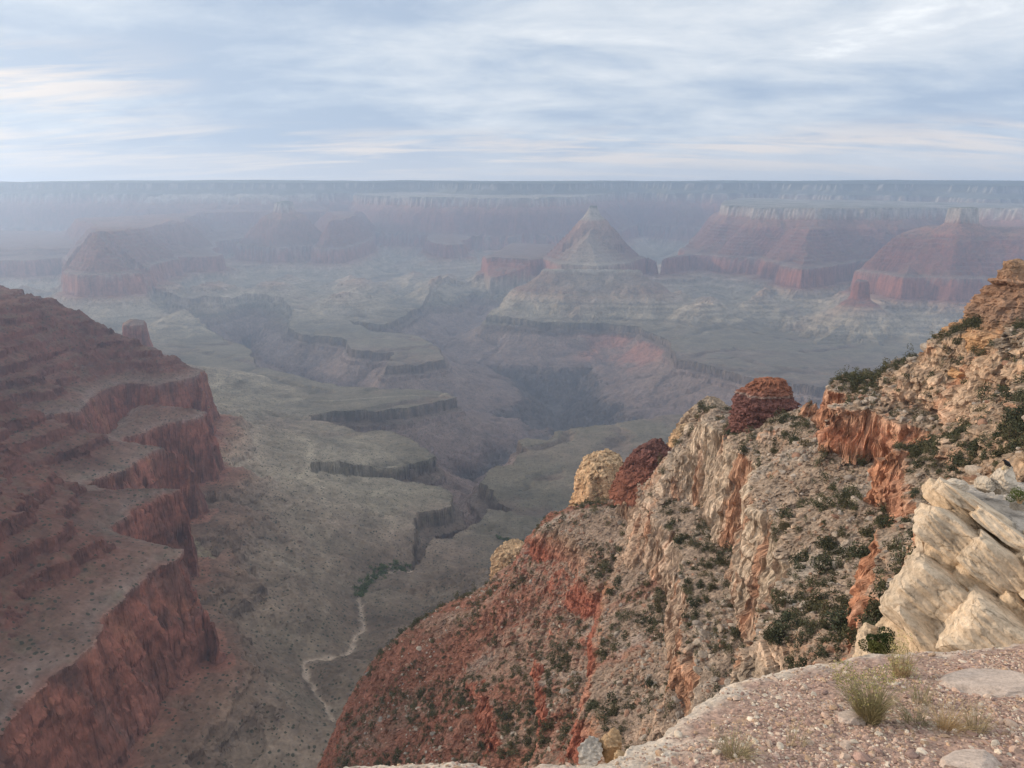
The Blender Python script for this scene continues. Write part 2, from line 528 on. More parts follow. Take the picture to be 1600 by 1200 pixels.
def spur_height(x, y, rg):
    z = np.full(x.shape, -2000.0)
    for (ax, ay, az), (bx, by, bz), sl in SPURS:
        ex, ey = bx - ax, by - ay
        t = ((x - ax) * ex + (y - ay) * ey) / (ex * ex + ey * ey)
        tc_ = np.clip(t, 0, 1)
        dist = np.hypot(x - ax - tc_ * ex, y - ay - tc_ * ey)
        dist = dist * (1 + 0.35 * rg)
        over = np.maximum(t - 1, 0) * math.hypot(ex, ey)
        zc_ = az + (bz - az) * (0.55 * tc_ + 0.45 * tc_ ** 0.5)
        z = np.maximum(z, zc_ - sl * dist * (1 - 0.25 * np.minimum(dist / 400, 1)) - (0.5 + 0.9 * (ay < 2000)) * over)
    return z


def strata_height(x, y):
    wx = x + 70 * fbm(x, y, 420, 4, 0.55, 1)
    wy = y + 70 * fbm(x, y, 420, 4, 0.55, 31)
    far = sstep(2500, 6000, y)
    fx = fbm(x, y, 1300, 6, 0.56, 51)
    fy = fbm(x, y, 1300, 6, 0.56, 71)
    fxs = fbm(x, y, 1300, 4, 0.5, 51)
    fys = fbm(x, y, 1300, 4, 0.5, 71)
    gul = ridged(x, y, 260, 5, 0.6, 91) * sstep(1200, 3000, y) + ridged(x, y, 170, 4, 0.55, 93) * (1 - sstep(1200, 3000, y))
    d = np.full(x.shape, -9000.0)
    for k, (poly, d0, cap, f, wamp) in enumerate(FEATS):
        if k < 2:
            ax, ay = x + 30 * fbm(x, y, 110, 5, 0.6, 3) + 14 * fbm(x, y, 600, 2, 0.5, 7), y + 30 * fbm(x, y, 110, 5, 0.6, 13)
        else:
            ax, ay = (x + 190 * wamp * fx, y + 190 * wamp * fy) if wamp < 1.35 else (x + 190 * wamp * fxs, y + 190 * wamp * fys)
        P = np.array(poly)
        sd = poly_sd(poly, ax, ay)
        inside = np.minimum(cap, d0 + np.maximum(sd, 0) * f)
        dd = np.where(sd > 0, inside, d0 + sd)
        d = np.maximum(d, dd)
    # gullies and spurs on the slopes
    sl = sstep(-900, -150, d) * (1 - sstep(-30, 0, d))
    up = sstep(20, 60, d) * (1 - sstep(400, 570, d))
    fine = fbm(x, y, 95, 4, 0.6, 95) * (1 - 0.65 * sstep(3000, 5000, y))
    gul = gul * (1 - 0.8 * np.exp(-(line_d(CREEK, x, y) / 90) ** 2))
    hills = fbm(x, y, 1000, 3, 0.5, 99) * 330 * sstep(3300, 4800, y) * (1 - sstep(-140, -30, d))
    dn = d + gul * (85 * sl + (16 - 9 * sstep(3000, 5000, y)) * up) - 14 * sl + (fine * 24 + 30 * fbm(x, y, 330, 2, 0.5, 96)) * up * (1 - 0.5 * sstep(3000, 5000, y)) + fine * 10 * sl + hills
    d = np.where(d < -3, np.minimum(dn, -3 - 0.25 * np.maximum(-3 - d, 0)), dn)
    led = sstep(-0.26, 0.10, fbm(x, y, 260, 4, 0.6, 97))
    led = np.where(d < 22, 0.35 + 0.65 * led, led)
    zs = np.interp(d, PX_, PZ_) * led + np.interp(d, SX_, SZ_) * (1 - led)
    flat = 1 - sstep(-500, -100, d)
    drain = sstep(0.62, 0.97, ridged(x + 60 * fbm(x, y, 200, 3, 0.5, 113), y, 520, 3, 0.5, 115)) * flat
    STASH['drain'] = drain
    zs = zs + flat * (14 * fbm(x, y, 700, 5, 0.55, 111) - 3) - 16 * drain
    vd = line_d(CREEK, x, y)
    vw = 1 - sstep(1450, 1720, y)
    vz = np.minimum(-842 + 0.36 * np.maximum(vd - 14, 0) + 0.17 * np.minimum(vd, 150) * ridged(x, y, 130, 4, 0.58, 171), -715)
    zs = np.maximum(zs, vz * vw - 2000 * (1 - vw))
    near_l = 1 - sstep(2600, 3600, y)
    rg = (ridged(x, y, 210, 4, 0.58, 173) * (1 - near_l) + ridged(x, y, 80, 4, 0.58, 175) * near_l)
    sx = x + (45 - 25 * near_l) * fbm(x, y, 240, 3, 0.55, 177)
    sy = y + (45 - 25 * near_l) * fbm(x, y, 240, 3, 0.55, 179)
    zsp = spur_height(sx, sy, rg)
    st_ = 16.0
    stp = np.floor(zsp / st_) * st_ + st_ * sstep(0.55, 0.9, zsp / st_ - np.floor(zsp / st_))
    zsp = 0.5 * zsp + 0.5 * stp
    STASH['spur'] = ((zsp > zs + 1) & (zs < -640) & (y < 1950)).astype(float)
    zs = np.where(zs < -640, np.maximum(zs, np.minimum(zsp, -641)), zs)
    for ln, dd_, zz_ in CONES:
        cdist = line_d(ln, sx, sy) * (1 + 0.22 * rg)
        zs = np.maximum(zs, np.interp(cdist, dd_ + [dd_[-1] + 200], zz_ + [zz_[-1] - 3000]))
    # inner gorge and side canyons
    g = poly_sd(GORGE, x + 48 * fbm(x, y, 220, 6, 0.64, 121), y + 48 * fbm(x, y, 220, 6, 0.64, 131))
    gg = np.maximum(g, 0)
    rib = ridged(x, y, 420, 5, 0.58, 141)
    gg2 = np.maximum(gg + (rib * 0.6 * np.minimum(gg, 240)) * sstep(10, 120, gg), 0)
    gw = sstep(-900, -450, x) * sstep(2500, 3600, y)
    zg = np.interp(gg2, G_X, G_Z) * (1 - gw) + np.interp(gg2, G2_X, G2_Z) * gw
    zs = zs + zg
    # wash
    cd = line_d(CREEK, x + 16 * fbm(x, y, 60, 4, 0.6, 151), y + 16 * fbm(x, y, 60, 4, 0.6, 161))
    zs = zs - 26 * np.exp(-(cd / 55) ** 2) - 5 * np.exp(-(cd / 7) ** 2)
    return zs, d, g, cd, gul


PAL = [(-1400, (0.085, 0.075, 0.070)), (-1080, (0.105, 0.085, 0.078)), (-1050, (0.16, 0.115, 0.10)), (-905, (0.20, 0.145, 0.12)), (-897, (0.13, 0.095, 0.075)), (-850, (0.16, 0.12, 0.09)),
       (-843, (0.140, 0.118, 0.083)), (-815, (0.150, 0.124, 0.088)), (-780, (0.205, 0.17, 0.122)), (-720, (0.24, 0.195, 0.14)), (-680, (0.24, 0.185, 0.135)), (-650, (0.26, 0.17, 0.115)),
       (-636, (0.225, 0.095, 0.066)), (-560, (0.25, 0.092, 0.06)), (-488, (0.235, 0.09, 0.06)), (-480, (0.23, 0.165, 0.135)), (-470, (0.175, 0.095, 0.07)), (-460, (0.15, 0.062, 0.044)), (-330, (0.15, 0.056, 0.041)),
       (-200, (0.165, 0.068, 0.05)), (-190, (0.23, 0.10, 0.07)), (-115, (0.26, 0.13, 0.09)), (-105, (0.31, 0.255, 0.21)), (-4, (0.35, 0.30, 0.25)), (5, (0.105, 0.105, 0.075)), (70, (0.13, 0.125, 0.095)),
       (80, (0.23, 0.205, 0.175)), (150, (0.25, 0.225, 0.19)), (158, (0.055, 0.065, 0.045)), (300, (0.05, 0.06, 0.042))]
PAL_Z = np.array([p[0] for p in PAL], float)
PAL_C = np.array([p[1] for p in PAL], float)


def strata_colour(zs, nz, x, y, d, g, cd, gul):
    zj = zs + 5 * fbm(x, y, 180, 3, 0.5, 201)
    C = np.stack([np.interp(zj, PAL_Z, PAL_C[:, k]) for k in range(3)], -1)
    # thin beds
    bed = pn(zj / 7.0, x * 0.0004, 211) * 0.20 + pn(zj / 2.6, x * 0.001, 213) * 0.13
    steep = 1 - sstep(0.45, 0.8, nz)
    C = C * (1 + bed * (0.35 + 0.65 * steep))[..., None]
    # scrub and debris on the gentle parts
    gent = sstep(0.55, 0.85, nz)
    band = ((zj > -630) & (zj < -100)).astype(float)
    deb = np.array([0.145, 0.088, 0.064])
    m = (gent * band * np.clip(0.45 + 0.7 * fbm(x, y, 90, 3, 0.6, 221), 0, 0.85))[..., None]
    C = C * (1 - m) + deb * m
    scrub = (gent * (zj < 60) * (zj > -640) * np.clip(-0.05 + 0.9 * fbm(x, y, 60, 4, 0.6, 225), 0, 0.6))[..., None]
    C = C * (1 - scrub) + np.array([0.12, 0.115, 0.07]) * scrub
    # talus, steep shale, reddish patches below the tapeats on the north side
    red = sstep(-0.1, 0.35, fbm(x, y, 330, 3, 0.5, 231) + 0.15) * sstep(-1060, -1010, zs) * (1 - sstep(-915, -893, zs)) * sstep(4300, 4900, y) * sstep(200, 700, x + 0.0 * y)
    C = C * (1 - 0.6 * red[..., None]) + np.array([0.33, 0.14, 0.10]) * 0.6 * red[..., None]
    C = C * (1 - 0.22 * STASH['drain'] + 0.20 * fbm(x, y, 110, 4, 0.62, 259) * (zs < -700))[..., None]
    shale = sstep(0.05, 0.5, fbm(x, y, 600, 4, 0.55, 241)) * (zs < -640) * (zs > -838)
    C = C * (1 - 0.35 * shale[..., None]) + np.array([0.22, 0.145, 0.11]) * 0.35 * shale[..., None]
    gb = (sstep(-838, -815, zs) * (1 - sstep(-660, -640, zs)))[..., None]  # paler ribs, darker hollows and ledges: debris, scrub and painted relief shading
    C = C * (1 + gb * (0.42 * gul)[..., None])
    led_b = pn(zs / 13.0, x * 0.0006 + y * 0.0004, 245)
    C = C * (1 + gb * (0.35 * led_b)[..., None])
    vb = ((1 - sstep(1500, 1900, y)) * (zs < -640) * np.clip(0.75 + 0.8 * fbm(x, y, 200, 4, 0.6, 247), 0.2, 1))[..., None]
    C = C * (1 - 0.8 * vb) + (np.array([0.118, 0.078, 0.055]) * (1 + 0.35 * fbm(x, y, 45, 3, 0.6, 249) + 0.25 * gul)[..., None]) * 0.8 * vb
    sp_ = STASH['spur'][..., None] * 0.8
    C = C * (1 - sp_) + (np.array([0.235, 0.185, 0.12]) * (1 + 0.3 * fbm(x, y, 40, 3, 0.6, 253) + 0.3 * pn(zs / 9.0, x * 0.002, 255))[..., None]) * sp_
    fd = np.exp(-((x - 690) ** 2 + (y - 6060) ** 2) / 700.0 ** 2)[..., None] * (zs > -660)[..., None]
    C = C * (1 - 0.9 * fd) + np.array([0.225, 0.192, 0.148]) * 0.9 * fd
    ft = fd * (zs > -505)[..., None]
    C = C * (1 - 0.7 * ft) + np.array([0.37, 0.315, 0.245]) * 0.7 * ft
    # wash with pale gravel, green thicket
    w = np.exp(-(cd / 5.5) ** 2)[..., None] * (y < 1700)[..., None]
    C = C * (1 - w) + np.array([0.37, 0.285, 0.215]) * w
    td = line_d(TRAIL, x, y)
    w = (np.exp(-(td / 7) ** 2) * (0.35 + 0.4 * sstep(-350, -150, x)))[..., None]
    C = C * (1 - w) + np.array([0.40, 0.36, 0.27]) * w
    return C * (1 + 0.16 * fbm(x, y, 900, 4, 0.55, 251))[..., None]


def polar(az0, az1, nc, *zones):
    """fan of points: zones are distances and row counts r0, n, r1, n, r2 ..."""
    A = np.radians(np.linspace(az0, az1, nc))[None, :]
    Rr = [np.exp(np.linspace(math.log(zones[i]), math.log(zones[i + 2]), int(zones[i + 1] * QUAL), endpoint=i + 3 >= len(zones))) for i in range(0, len(zones) - 2, 2)]
    Rr = np.concatenate(Rr)[:, None]
    return Rr * np.sin(A), Rr * np.cos(A)


def normal_z(X, Y, Z):
    du = np.stack([np.gradient(a, axis=0) for a in (X, Y, Z)], -1)
    dv = np.stack([np.gradient(a, axis=1) for a in (X, Y, Z)], -1)
    n = np.cross(du, dv)
    n /= np.linalg.norm(n, axis=-1, keepdims=True) + 1e-12
    return np.abs(n[..., 2])


QUAL = 1.0


def build_canyon():
    X, Y = polar(-41, 41, int(1500 * QUAL), 430, 950, 2500, 680, 9000, 230, 23000)
    zs, d, g, cd, gul = strata_height(X, Y)
    Z = zs + strat_off(Y) + 48 * fbm(X, Y, 3600, 4, 0.5, 303) * sstep(9000, 12000, Y)
    # small roughness
    r = np.hypot(X, Y)
    Z = Z + 3.0 * fbm(X, Y, 34, 4, 0.55, 301) * sstep(-849, -820, zs) + 1.2 * fbm(X, Y, 12, 2, 0.5, 311) * (r < 3000)
    nz = normal_z(X, Y, Z)
    C = strata_colour(zs, nz, X, Y, d, g, cd, gul)

    def amt(x, y, z):
        u = x - 0.5 * y + 12 * pn(x / 60, y / 60, 911)
        bb = 5 * blocks(u, z, 34, 70, 43) + 4 * blocks(u, z, 13, 26, 53) + 4 * blocks(u, z, 120, 9, 63) + 2.5 * blocks(u, z, 5, 8, 73)
        return bb * (1 - sstep(3000, 6000, y))
    bb = amt(X, Y, Z)
    X2, Y2, _ = push_out(X, Y, Z, amt)
    var = fbm(X - 0.5 * Y, zs * 0.10, 16, 4, 0.6, 913)
    cl = ((nz < 0.6) & (zs < -470) & (zs > -645) & (Y < 3200)).astype(float)[..., None]
    C = C * (1 + cl * (0.55 * var + 0.012 * bb)[..., None])
    dk = sstep(0.12, 0.4, fbm(X - 0.5 * Y, zs * 0.06, 30, 4, 0.6, 915))[..., None] * cl
    C = C * (1 - 0.5 * dk) + np.array([0.10, 0.065, 0.055]) * 0.5 * dk
    og = sstep(0.1, 0.4, fbm(X - 0.5 * Y, zs * 0.08, 40, 4, 0.6, 917))[..., None] * cl
    C = C * (1 - 0.5 * og) + np.array([0.33, 0.15, 0.085]) * 0.5 * og
    X, Y = X2, Y2
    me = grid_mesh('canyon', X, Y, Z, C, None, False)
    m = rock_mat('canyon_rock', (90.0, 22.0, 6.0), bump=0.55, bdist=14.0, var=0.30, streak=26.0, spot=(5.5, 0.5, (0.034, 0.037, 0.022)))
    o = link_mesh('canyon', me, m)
    tag(o, kind='structure')


    X, Y = polar(-89, -41, int(420 * QUAL), 430, 460, 4200)  # unseen left side of the canyon, added to carry the shading rim
    zs, d, g, cd, gul = strata_height(X, Y)
    Z = zs + 3.0 * fbm(X, Y, 34, 4, 0.55, 301) * sstep(-849, -820, zs)
    C = strata_colour(zs, normal_z(X, Y, Z), X, Y, d, g, cd, gul)
    tag(link_mesh('canyon', grid_mesh('canyon', X, Y, Z, C), m), kind='structure')


build_canyon()


# ------------------------------------------------------------------ the near ridge on the right
RC = [  # crest: pixel x, pixel y, distance
    (1760, 520, 208), (1600, 536, 213), (1530, 527, 215), (1450, 546, 221), (1380, 570, 230), (1310, 592, 240), (1285, 630, 250), (1240, 640, 256),
    (1190, 656, 272), (1120, 684, 290), (1060, 708, 310), (1000, 754, 330), (920, 795, 350), (830, 832, 370), (800, 905, 382), (700, 950, 395),
    (620, 1005, 402), (560, 1075, 405), (510, 1180, 405), (480, 1280, 405)]
RF = [  # the slope below the crest
    (1550, 560, 200), (1600, 600, 185), (1500, 600, 201), (1400, 610, 226), (1400, 640, 216), (1400, 672, 211), (1480, 650, 206), (1480, 690, 200), (1540, 640, 190), (1600, 650, 170),
    (1330, 640, 236), (1330, 668, 232), (1300, 690, 222), (1200, 725, 245), (1100, 765, 280),
    (1420, 725, 182), (1500, 740, 165), (1600, 700, 150), (1600, 760, 112), (1350, 765, 185), (1250, 805, 205), (1150, 850, 235), (1050, 855, 270), (950, 900, 305), (850, 920, 335),
    (1500, 790, 140), (1420, 850, 128), (1500, 850, 104), (1600, 850, 78), (1350, 885, 142), (1250, 920, 165), (1150, 950, 197), (1050, 980, 227), (950, 1000, 264), (850, 1020, 300),
    (750, 1030, 335), (650, 1080, 365), (1300, 1000, 122), (1200, 1025, 155), (1100, 1070, 182), (1000, 1100, 210), (900, 1120, 242), (800, 1140, 274),
    (700, 1150, 312), (600, 1170, 350), (1600, 1000, 40), (1420, 1040, 75), (1200, 1150, 105), (1000, 1250, 140), (800, 1350, 175), (600, 1400, 240),
    (1700, 1150, 16), (1300, 1350, 20), (1000, 1500, 30), (600, 1600, 60)]
T_IN = np.array([-700, -400, -262, -232, -228, -206, -203, -180, -176, -150, -131, -127, -99, -92, -74, -61, -58, -50, 0], float)
T_OUT = np.array([-700, -400, -262, -236, -220, -207, -196, -181, -165, -152, -144, -122, -117, -83, -73, -68, -54, -50, 0], float)


def ridge_fit():
    pts, zz = [], []
    for (a, b, r) in RC:
        x, y, z = at_r(a, b, r)
        pts.append((x, y)); zz.append(z)
        k = 1 + 55.0 / r
        pts.append((x * k, y * k)); zz.append(z - 42)
        k = 1 + 190.0 / r
        pts.append((x * k, y * k)); zz.append(z - 200)
        k = 1 + 420.0 / r
        pts.append((x * k, y * k)); zz.append(z - 520)
    for (a, b, r) in RF:
        x, y, z = at_r(a, b, r)
        pts.append((x, y)); zz.append(z)
    P, Zv = np.array(pts), np.array(zz)
    Zv = 0.35 * Zv + 0.65 * np.interp(Zv, T_OUT, T_IN)
    n = len(P)
    D = np.hypot(P[:, None, 0] - P[None, :, 0], P[:, None, 1] - P[None, :, 1])
    K = np.sqrt(D * D + 40.0)
    A = np.zeros((n + 3, n + 3))
    A[:n, :n] = K - np.eye(n) * 0.6
    A[:n, n:] = np.concatenate([np.ones((n, 1)), P], 1)
    A[n:, :n] = A[:n, n:].T
    w = np.linalg.solve(A, np.concatenate([Zv, np.zeros(3)]))
    return P, w


RP, RWT = ridge_fit()


def ridge_base(x, y):
    z = RWT[-3] + RWT[-2] * x + RWT[-1] * y
    for (a, b), w in zip(RP, RWT[:-3]):
        z = z + w * np.sqrt((x - a) ** 2 + (y - b) ** 2 + 40.0)
    return z


def ridge_height(x, y):
    """returns height, and the share of bare cliff (0 talus .. 1 cliff)"""
    r = np.hypot(x, y)
    q, p = -0.84 * x + 0.54 * y, 0.54 * x + 0.84 * y
    z = ridge_base(x, y)
    gl = ridged(p, q * 0.25, 46, 3, 0.55, 401)
    butt = fbm(x, y, 30, 4, 0.55, 411)
    colm = ridged(x, y, 9.5, 3, 0.55, 421)
    near = sstep(20, 60, r)
    zi = z + near * (2.0 * gl + 10.5 * butt + 2.0 * colm + 5.0 * fbm(x, y, 150, 2, 0.5, 415))
    zt = np.interp(zi, T_IN, T_OUT)
    m = sstep(-0.20, 0.08, fbm(x, y, 70, 3, 0.55, 431) + 0.22 * sstep(-20, 60, x) - 0.25 * sstep(-150, -190, z))
    m = m * sstep(40, 80, r)
    zs = z + near * (2.0 * gl + 3.0 * butt)
    zo = zs * (1 - m) + zt * m
    # blocks and rubble
    rub = fbm(x, y, 5.5, 4, 0.62, 441)
    blk = ridged(x, y, 3.4, 3, 0.6, 451)
    zo = zo + near * (1.1 * rub + 0.55 * blk)
    return zo, m, z


def ridge_colour(X, Y, Z, nz, m):
    q, p = -0.84 * X + 0.54 * Y, 0.54 * X + 0.84 * Y
    steep = 1 - sstep(0.36, 0.62, nz)
    zj = Z + 5 * fbm(X, Y, 45, 3, 0.5, 461)
    talus = np.stack([np.interp(zj, [-320, -240, -170, -120, -60, -20], [0.21, 0.235, 0.27, 0.295, 0.295, 0.275]),
                      np.interp(zj, [-320, -240, -170, -120, -60, -20], [0.125, 0.148, 0.195, 0.225, 0.222, 0.205]),
                      np.interp(zj, [-320, -240, -170, -120, -60, -20], [0.09, 0.108, 0.148, 0.172, 0.165, 0.145])], -1)
    rock = np.stack([np.interp(zj, [-320, -172, -158, -120, -82, -70, -60, -46, -20], [0.23, 0.27, 0.36, 0.42, 0.44, 0.34, 0.40, 0.42, 0.40]),
                     np.interp(zj, [-320, -172, -158, -120, -82, -70, -60, -46, -20], [0.085, 0.10, 0.245, 0.325, 0.35, 0.20, 0.20, 0.30, 0.27]),
                     np.interp(zj, [-320, -172, -158, -120, -82, -70, -60, -46, -20], [0.055, 0.065, 0.17, 0.245, 0.26, 0.13, 0.125, 0.21, 0.17])], -1)
    # iron stains on the pale cliffs
    st = sstep(0.0, 0.45, fbm(X, Y, 11, 3, 0.55, 471) + 0.12) * (zj > -165) * steep
    rock = rock * (1 - 0.7 * st[..., None]) + np.array([0.36, 0.17, 0.095]) * 0.7 * st[..., None]
    bed = pn(Z / 2.1, X * 0.01, 473) * 0.26 + pn(Z / 0.8, Y * 0.01, 475) * 0.20
    rock = rock * (1 + bed)[..., None]
    C = talus * (1 - steep[..., None]) + rock * steep[..., None]
    # red earth showing in streaks between the pale debris
    red = sstep(0.02, 0.26, fbm(p, q * 0.22, 34, 4, 0.55, 481) + np.interp(Z, [-300, -235, -190, -150, -110, -60], [0.26, 0.18, 0.08, -0.06, -0.30, -0.45])) * (1 - 0.6 * steep)
    C = C * (1 - red[..., None]) + np.array([0.225, 0.100, 0.068]) * red[..., None]
    pale = sstep(0.10, 0.40, fbm(p, q * 0.4, 18, 4, 0.6, 491)) * (1 - steep) * sstep(-260, -200, Z)
    C = C * (1 - 0.5 * pale[..., None]) + np.array([0.36, 0.32, 0.275]) * 0.5 * pale[..., None]
    return C * (1 + 0.22 * fbm(X, Y, 2.2, 3, 0.6, 495) + 0.12 * fbm(X, Y, 60, 3, 0.5, 497))[..., None]


def build_ridge():
    X, Y = polar(-18, 40, int(1350 * QUAL), 16, 170, 85, 1550, 430, 130, 720)
    Z, m, zb = ridge_height(X, Y)
    nz = normal_z(X, Y, Z)
    C = ridge_colour(X, Y, Z, nz, m)

    def amt(x, y, z):
        u = x - 0.6 * y + 3 * pn(x / 9, y / 9, 901)
        bb = 2.8 * blocks(u, z, 5.0, 7.0, 3) + 1.9 * blocks(u, z, 2.1, 2.8, 13) + 1.0 * blocks(u, z, 30.0, 1.3, 23) + 0.9 * blocks(u, z, 1.0, 1.1, 33)
        return bb * sstep(40, 110, np.hypot(x, y))
    bb = amt(X, Y, Z)
    X2, Y2, _ = push_out(X, Y, Z, amt)
    C = C * np.clip(1 + 0.07 * bb * (nz < 0.65), 0.6, 1.4)[..., None]
    X, Y = X2, Y2
    me = grid_mesh('ridge', X, Y, Z, C, Z > -700)
    mat = rock_mat('ridge_rock', (5.0, 1.4, 0.45), bump=0.9, bdist=0.9, var=0.40, streak=2.2)
    o = link_mesh('ridge', me, mat)
    tag(o, kind='structure')
    return X, Y, Z, nz


RIDGE = build_ridge()


# ------------------------------------------------------------------ foreground ledge the photographer stands on
def top_plane(x, y):
    return -1.55 - 0.34 * y + 0.03 * x


def at_ledge(px, py):
    x, y, z = ray(px, py)
    t = -1.55 / (z + 0.34 * y - 0.03 * x)
    return (x * t, y * t, z * t)


EDGE = [at_ledge(a, b)[:2] for a, b in [
    (380, 1290), (450, 1215), (520, 1193), (570, 1186), (640, 1184), (700, 1187), (742, 1191), (800, 1197), (862, 1190), (930, 1191), (980, 1172), (990, 1162),
    (1014, 1151), (1047, 1144), (1064, 1124), (1078, 1110), (1096, 1095), (1112, 1080), (1140, 1063), (1200, 1047), (1300, 1034), (1370, 1021), (1425, 1012),
    (1490, 1012), (1600, 1000), (1760, 985), (2100, 1000)]] + [(9, 1), (3, -3), (-2, -2.5), (-1.6, 1.0)]


def ledge_height(x, y):
    sd = poly_sd(EDGE, x + 0.13 * fbm(x, y, 0.7, 6, 0.66, 501), y + 0.13 * fbm(x, y, 0.7, 6, 0.66, 503))
    z = top_plane(x, y) + 0.05 * fbm(x, y, 1.3, 4, 0.55, 505) + 0.012 * fbm(x, y, 0.09, 3, 0.6, 507)
    o = np.maximum(-sd, 0)
    drop = np.interp(o, [0, 0.015, 0.06, 0.30, 0.5, 1.6, 5, 12, 40], [0, 0.03, 0.20, 0.95, 1.6, 3.8, 8.5, 17, 46])
    edge = np.exp(-(np.maximum(sd, 0) / 0.05) ** 2) * 0.02
    return z - drop - edge + 0.03 * fbm(x, y, 0.4, 3, 0.6, 509) * (sd < 0.25), sd


def build_ledge():
    X, Y = polar(-50, 50, int(1000 * QUAL), 1.3, 900, 8, 200, 26)
    Z, sd = ledge_height(X, Y)
    pale = 1 - sstep(0.03, 0.20, sd + 0.26 * fbm(X, Y, 0.6, 4, 0.6, 511))
    patch = sstep(0.18, 0.42, fbm(X, Y, 0.85, 4, 0.6, 513))
    pale = np.maximum(pale, 0.6 * patch)
    g = np.array([0.36, 0.245, 0.195])
    p = np.array([0.50, 0.425, 0.35])
    C = g * (1 - pale[..., None]) + p * pale[..., None]
    grit = 0.28 * pn(X / 0.018, Y / 0.018, 515) + 0.25 * pn(X / 0.045, Y / 0.045, 517)
    lich = sstep(0.25, 0.5, fbm(X, Y, 0.12, 3, 0.6, 519))[..., None] * pale[..., None]
    C = C * (1 + grit * (1 - 0.6 * pale))[..., None] * (1 - 0.45 * lich)
    st = sstep(0.15, 0.5, fbm(X, Y, 0.45, 3, 0.6, 521))[..., None] * (sd < 0.35)[..., None]
    C = C * (1 - 0.5 * st) + np.array([0.40, 0.25, 0.13]) * 0.5 * st
    me = grid_mesh('ground', X, Y, Z, C, Z > -30)
    mat = rock_mat('ledge_gravel', (0.12, 0.035, 0.012), bump=0.7, bdist=0.03, var=0.26)
    tag(link_mesh('ground', me, mat), kind='structure')


build_ledge()


# ------------------------------------------------------------------ loose rock generator
def ico(sub):
    bm = bmesh.new()
    bmesh.ops.create_icosphere(bm, subdivisions=sub, radius=1)
    v = np.array([p.co[:] for p in bm.verts])
    f = np.array([[q.index for q in p.verts] for p in bm.faces])
    bm.free()
    return v, f


ICO = {k: ico(k) for k in (1, 2, 3, 4, 5)}


def chunk(rng, sub, planes=9, dmin=0.55, dmax=0.85, rough=0.05):
    """angular rock: a ball cut by random planes, slightly roughened"""
    v, f = ICO[sub]
    v = v.copy()
    for _ in range(planes):
        n = rng.normal(size=3)
        n /= np.linalg.norm(n)
        d = rng.uniform(dmin, dmax)
        e = v @ n - d
        v = v - np.outer(np.maximum(e, 0), n)
    if rough:
        o = rng.rand(3) * 50
        k = 3.0
        v = v * (1 + rough * (pn(v[:, 0] * k + o[0], v[:, 1] * k + v[:, 2] * 1.7 * k + o[1], 3) + 0.6 * pn(v[:, 2] * 2.3 * k + o[2], v[:, 0] * 2.1 * k + v[:, 1] * k, 5)))[:, None]
    return v, f


def merge(name, parts, smooth=False):
    """parts: list of (verts, faces, colour (3) or (n,3))"""
    co, fa, cc, n = [], [], [], 0
    for v, f, c in parts:
        co.append(v)
        fa.append(f + n)
        n += len(v)
        c = np.asarray(c, float)
        cc.append(np.broadcast_to(c, (len(v), 3)) if c.ndim == 1 else c)
    return raw_mesh(name, np.concatenate(co), np.concatenate(fa), np.concatenate(cc), smooth)


def rotz(v, a):
    c, s_ = math.cos(a), math.sin(a)
    return np.stack([v[:, 0] * c - v[:, 1] * s_, v[:, 0] * s_ + v[:, 1] * c, v[:, 2]], 1)


STONE_MAT = rock_mat('stone', (0.10, 0.03, 0.01), bump=0.5, bdist=0.02, var=0.25)
BOULDER_MAT = rock_mat('boulder', (1.6, 0.5, 0.16), bump=0.7, bdist=0.35, var=0.28)
KNOB_MAT = rock_mat('rock_mass', (4.0, 1.2, 0.4), bump=0.8, bdist=0.8, var=0.28, streak=2.0)
GCOL = np.array([[0.42, 0.285, 0.225], [0.33, 0.215, 0.175], [0.50, 0.38, 0.30], [0.60, 0.51, 0.41], [0.26, 0.18, 0.155], [0.45, 0.31, 0.21], [0.48, 0.34, 0.265]])


def build_gravel():
    rng = np.random.RandomState(5)
    shapes = [chunk(rng, 1, 6, 0.45, 0.8, 0.0) for _ in range(24)]
    parts = []
    n = 38000
    px = rng.uniform(500, 1900, n * 3)
    py = rng.uniform(985, 1225, n * 3)
    gx, gy, gz = ray(px, py)
    t = -1.55 / (gz + 0.34 * gy - 0.03 * gx)
    gx, gy, gz = gx * t, gy * t, gz * t
    sd = poly_sd(EDGE, gx, gy)
    bare = pn(gx / 0.5, gy / 0.5, 523)
    ok = (rng.rand(len(gx)) < (np.hypot(gx, gy) / 6.2) ** 2) & (sd > 0.03) & ((sd > 0.2) | (rng.rand(len(gx)) < 0.25)) & ((bare < 0.28) | (rng.rand(len(gx)) > 0.7))
    for x, y, z in list(zip(gx[ok], gy[ok], gz[ok]))[:n]:
        s_ = min(0.030, 0.0048 * math.exp(rng.normal() * 0.62) + 0.0025)
        v, f = shapes[rng.randint(len(shapes))]
        v = rotz(v * (s_ * rng.uniform(0.8, 1.5), s_ * rng.uniform(0.6, 1.0), s_ * rng.uniform(0.35, 0.7)), rng.uniform(0, 6.3))
        parts.append((v + (x, y, 0), f, GCOL[rng.randint(len(GCOL))] * rng.uniform(0.75, 1.2), x, y, s_))
    xs = np.array([p[3] for p in parts]); ys = np.array([p[4] for p in parts])
    zs, _ = ledge_height(xs, ys)
    parts = [(p[0] + (0, 0, z + 0.15 * p[5]), p[1], p[2]) for p, z in zip(parts, zs)]
    o = link_mesh('gravel', merge('gravel', parts), STONE_MAT)
    tag(o, kind='stuff')


build_gravel()


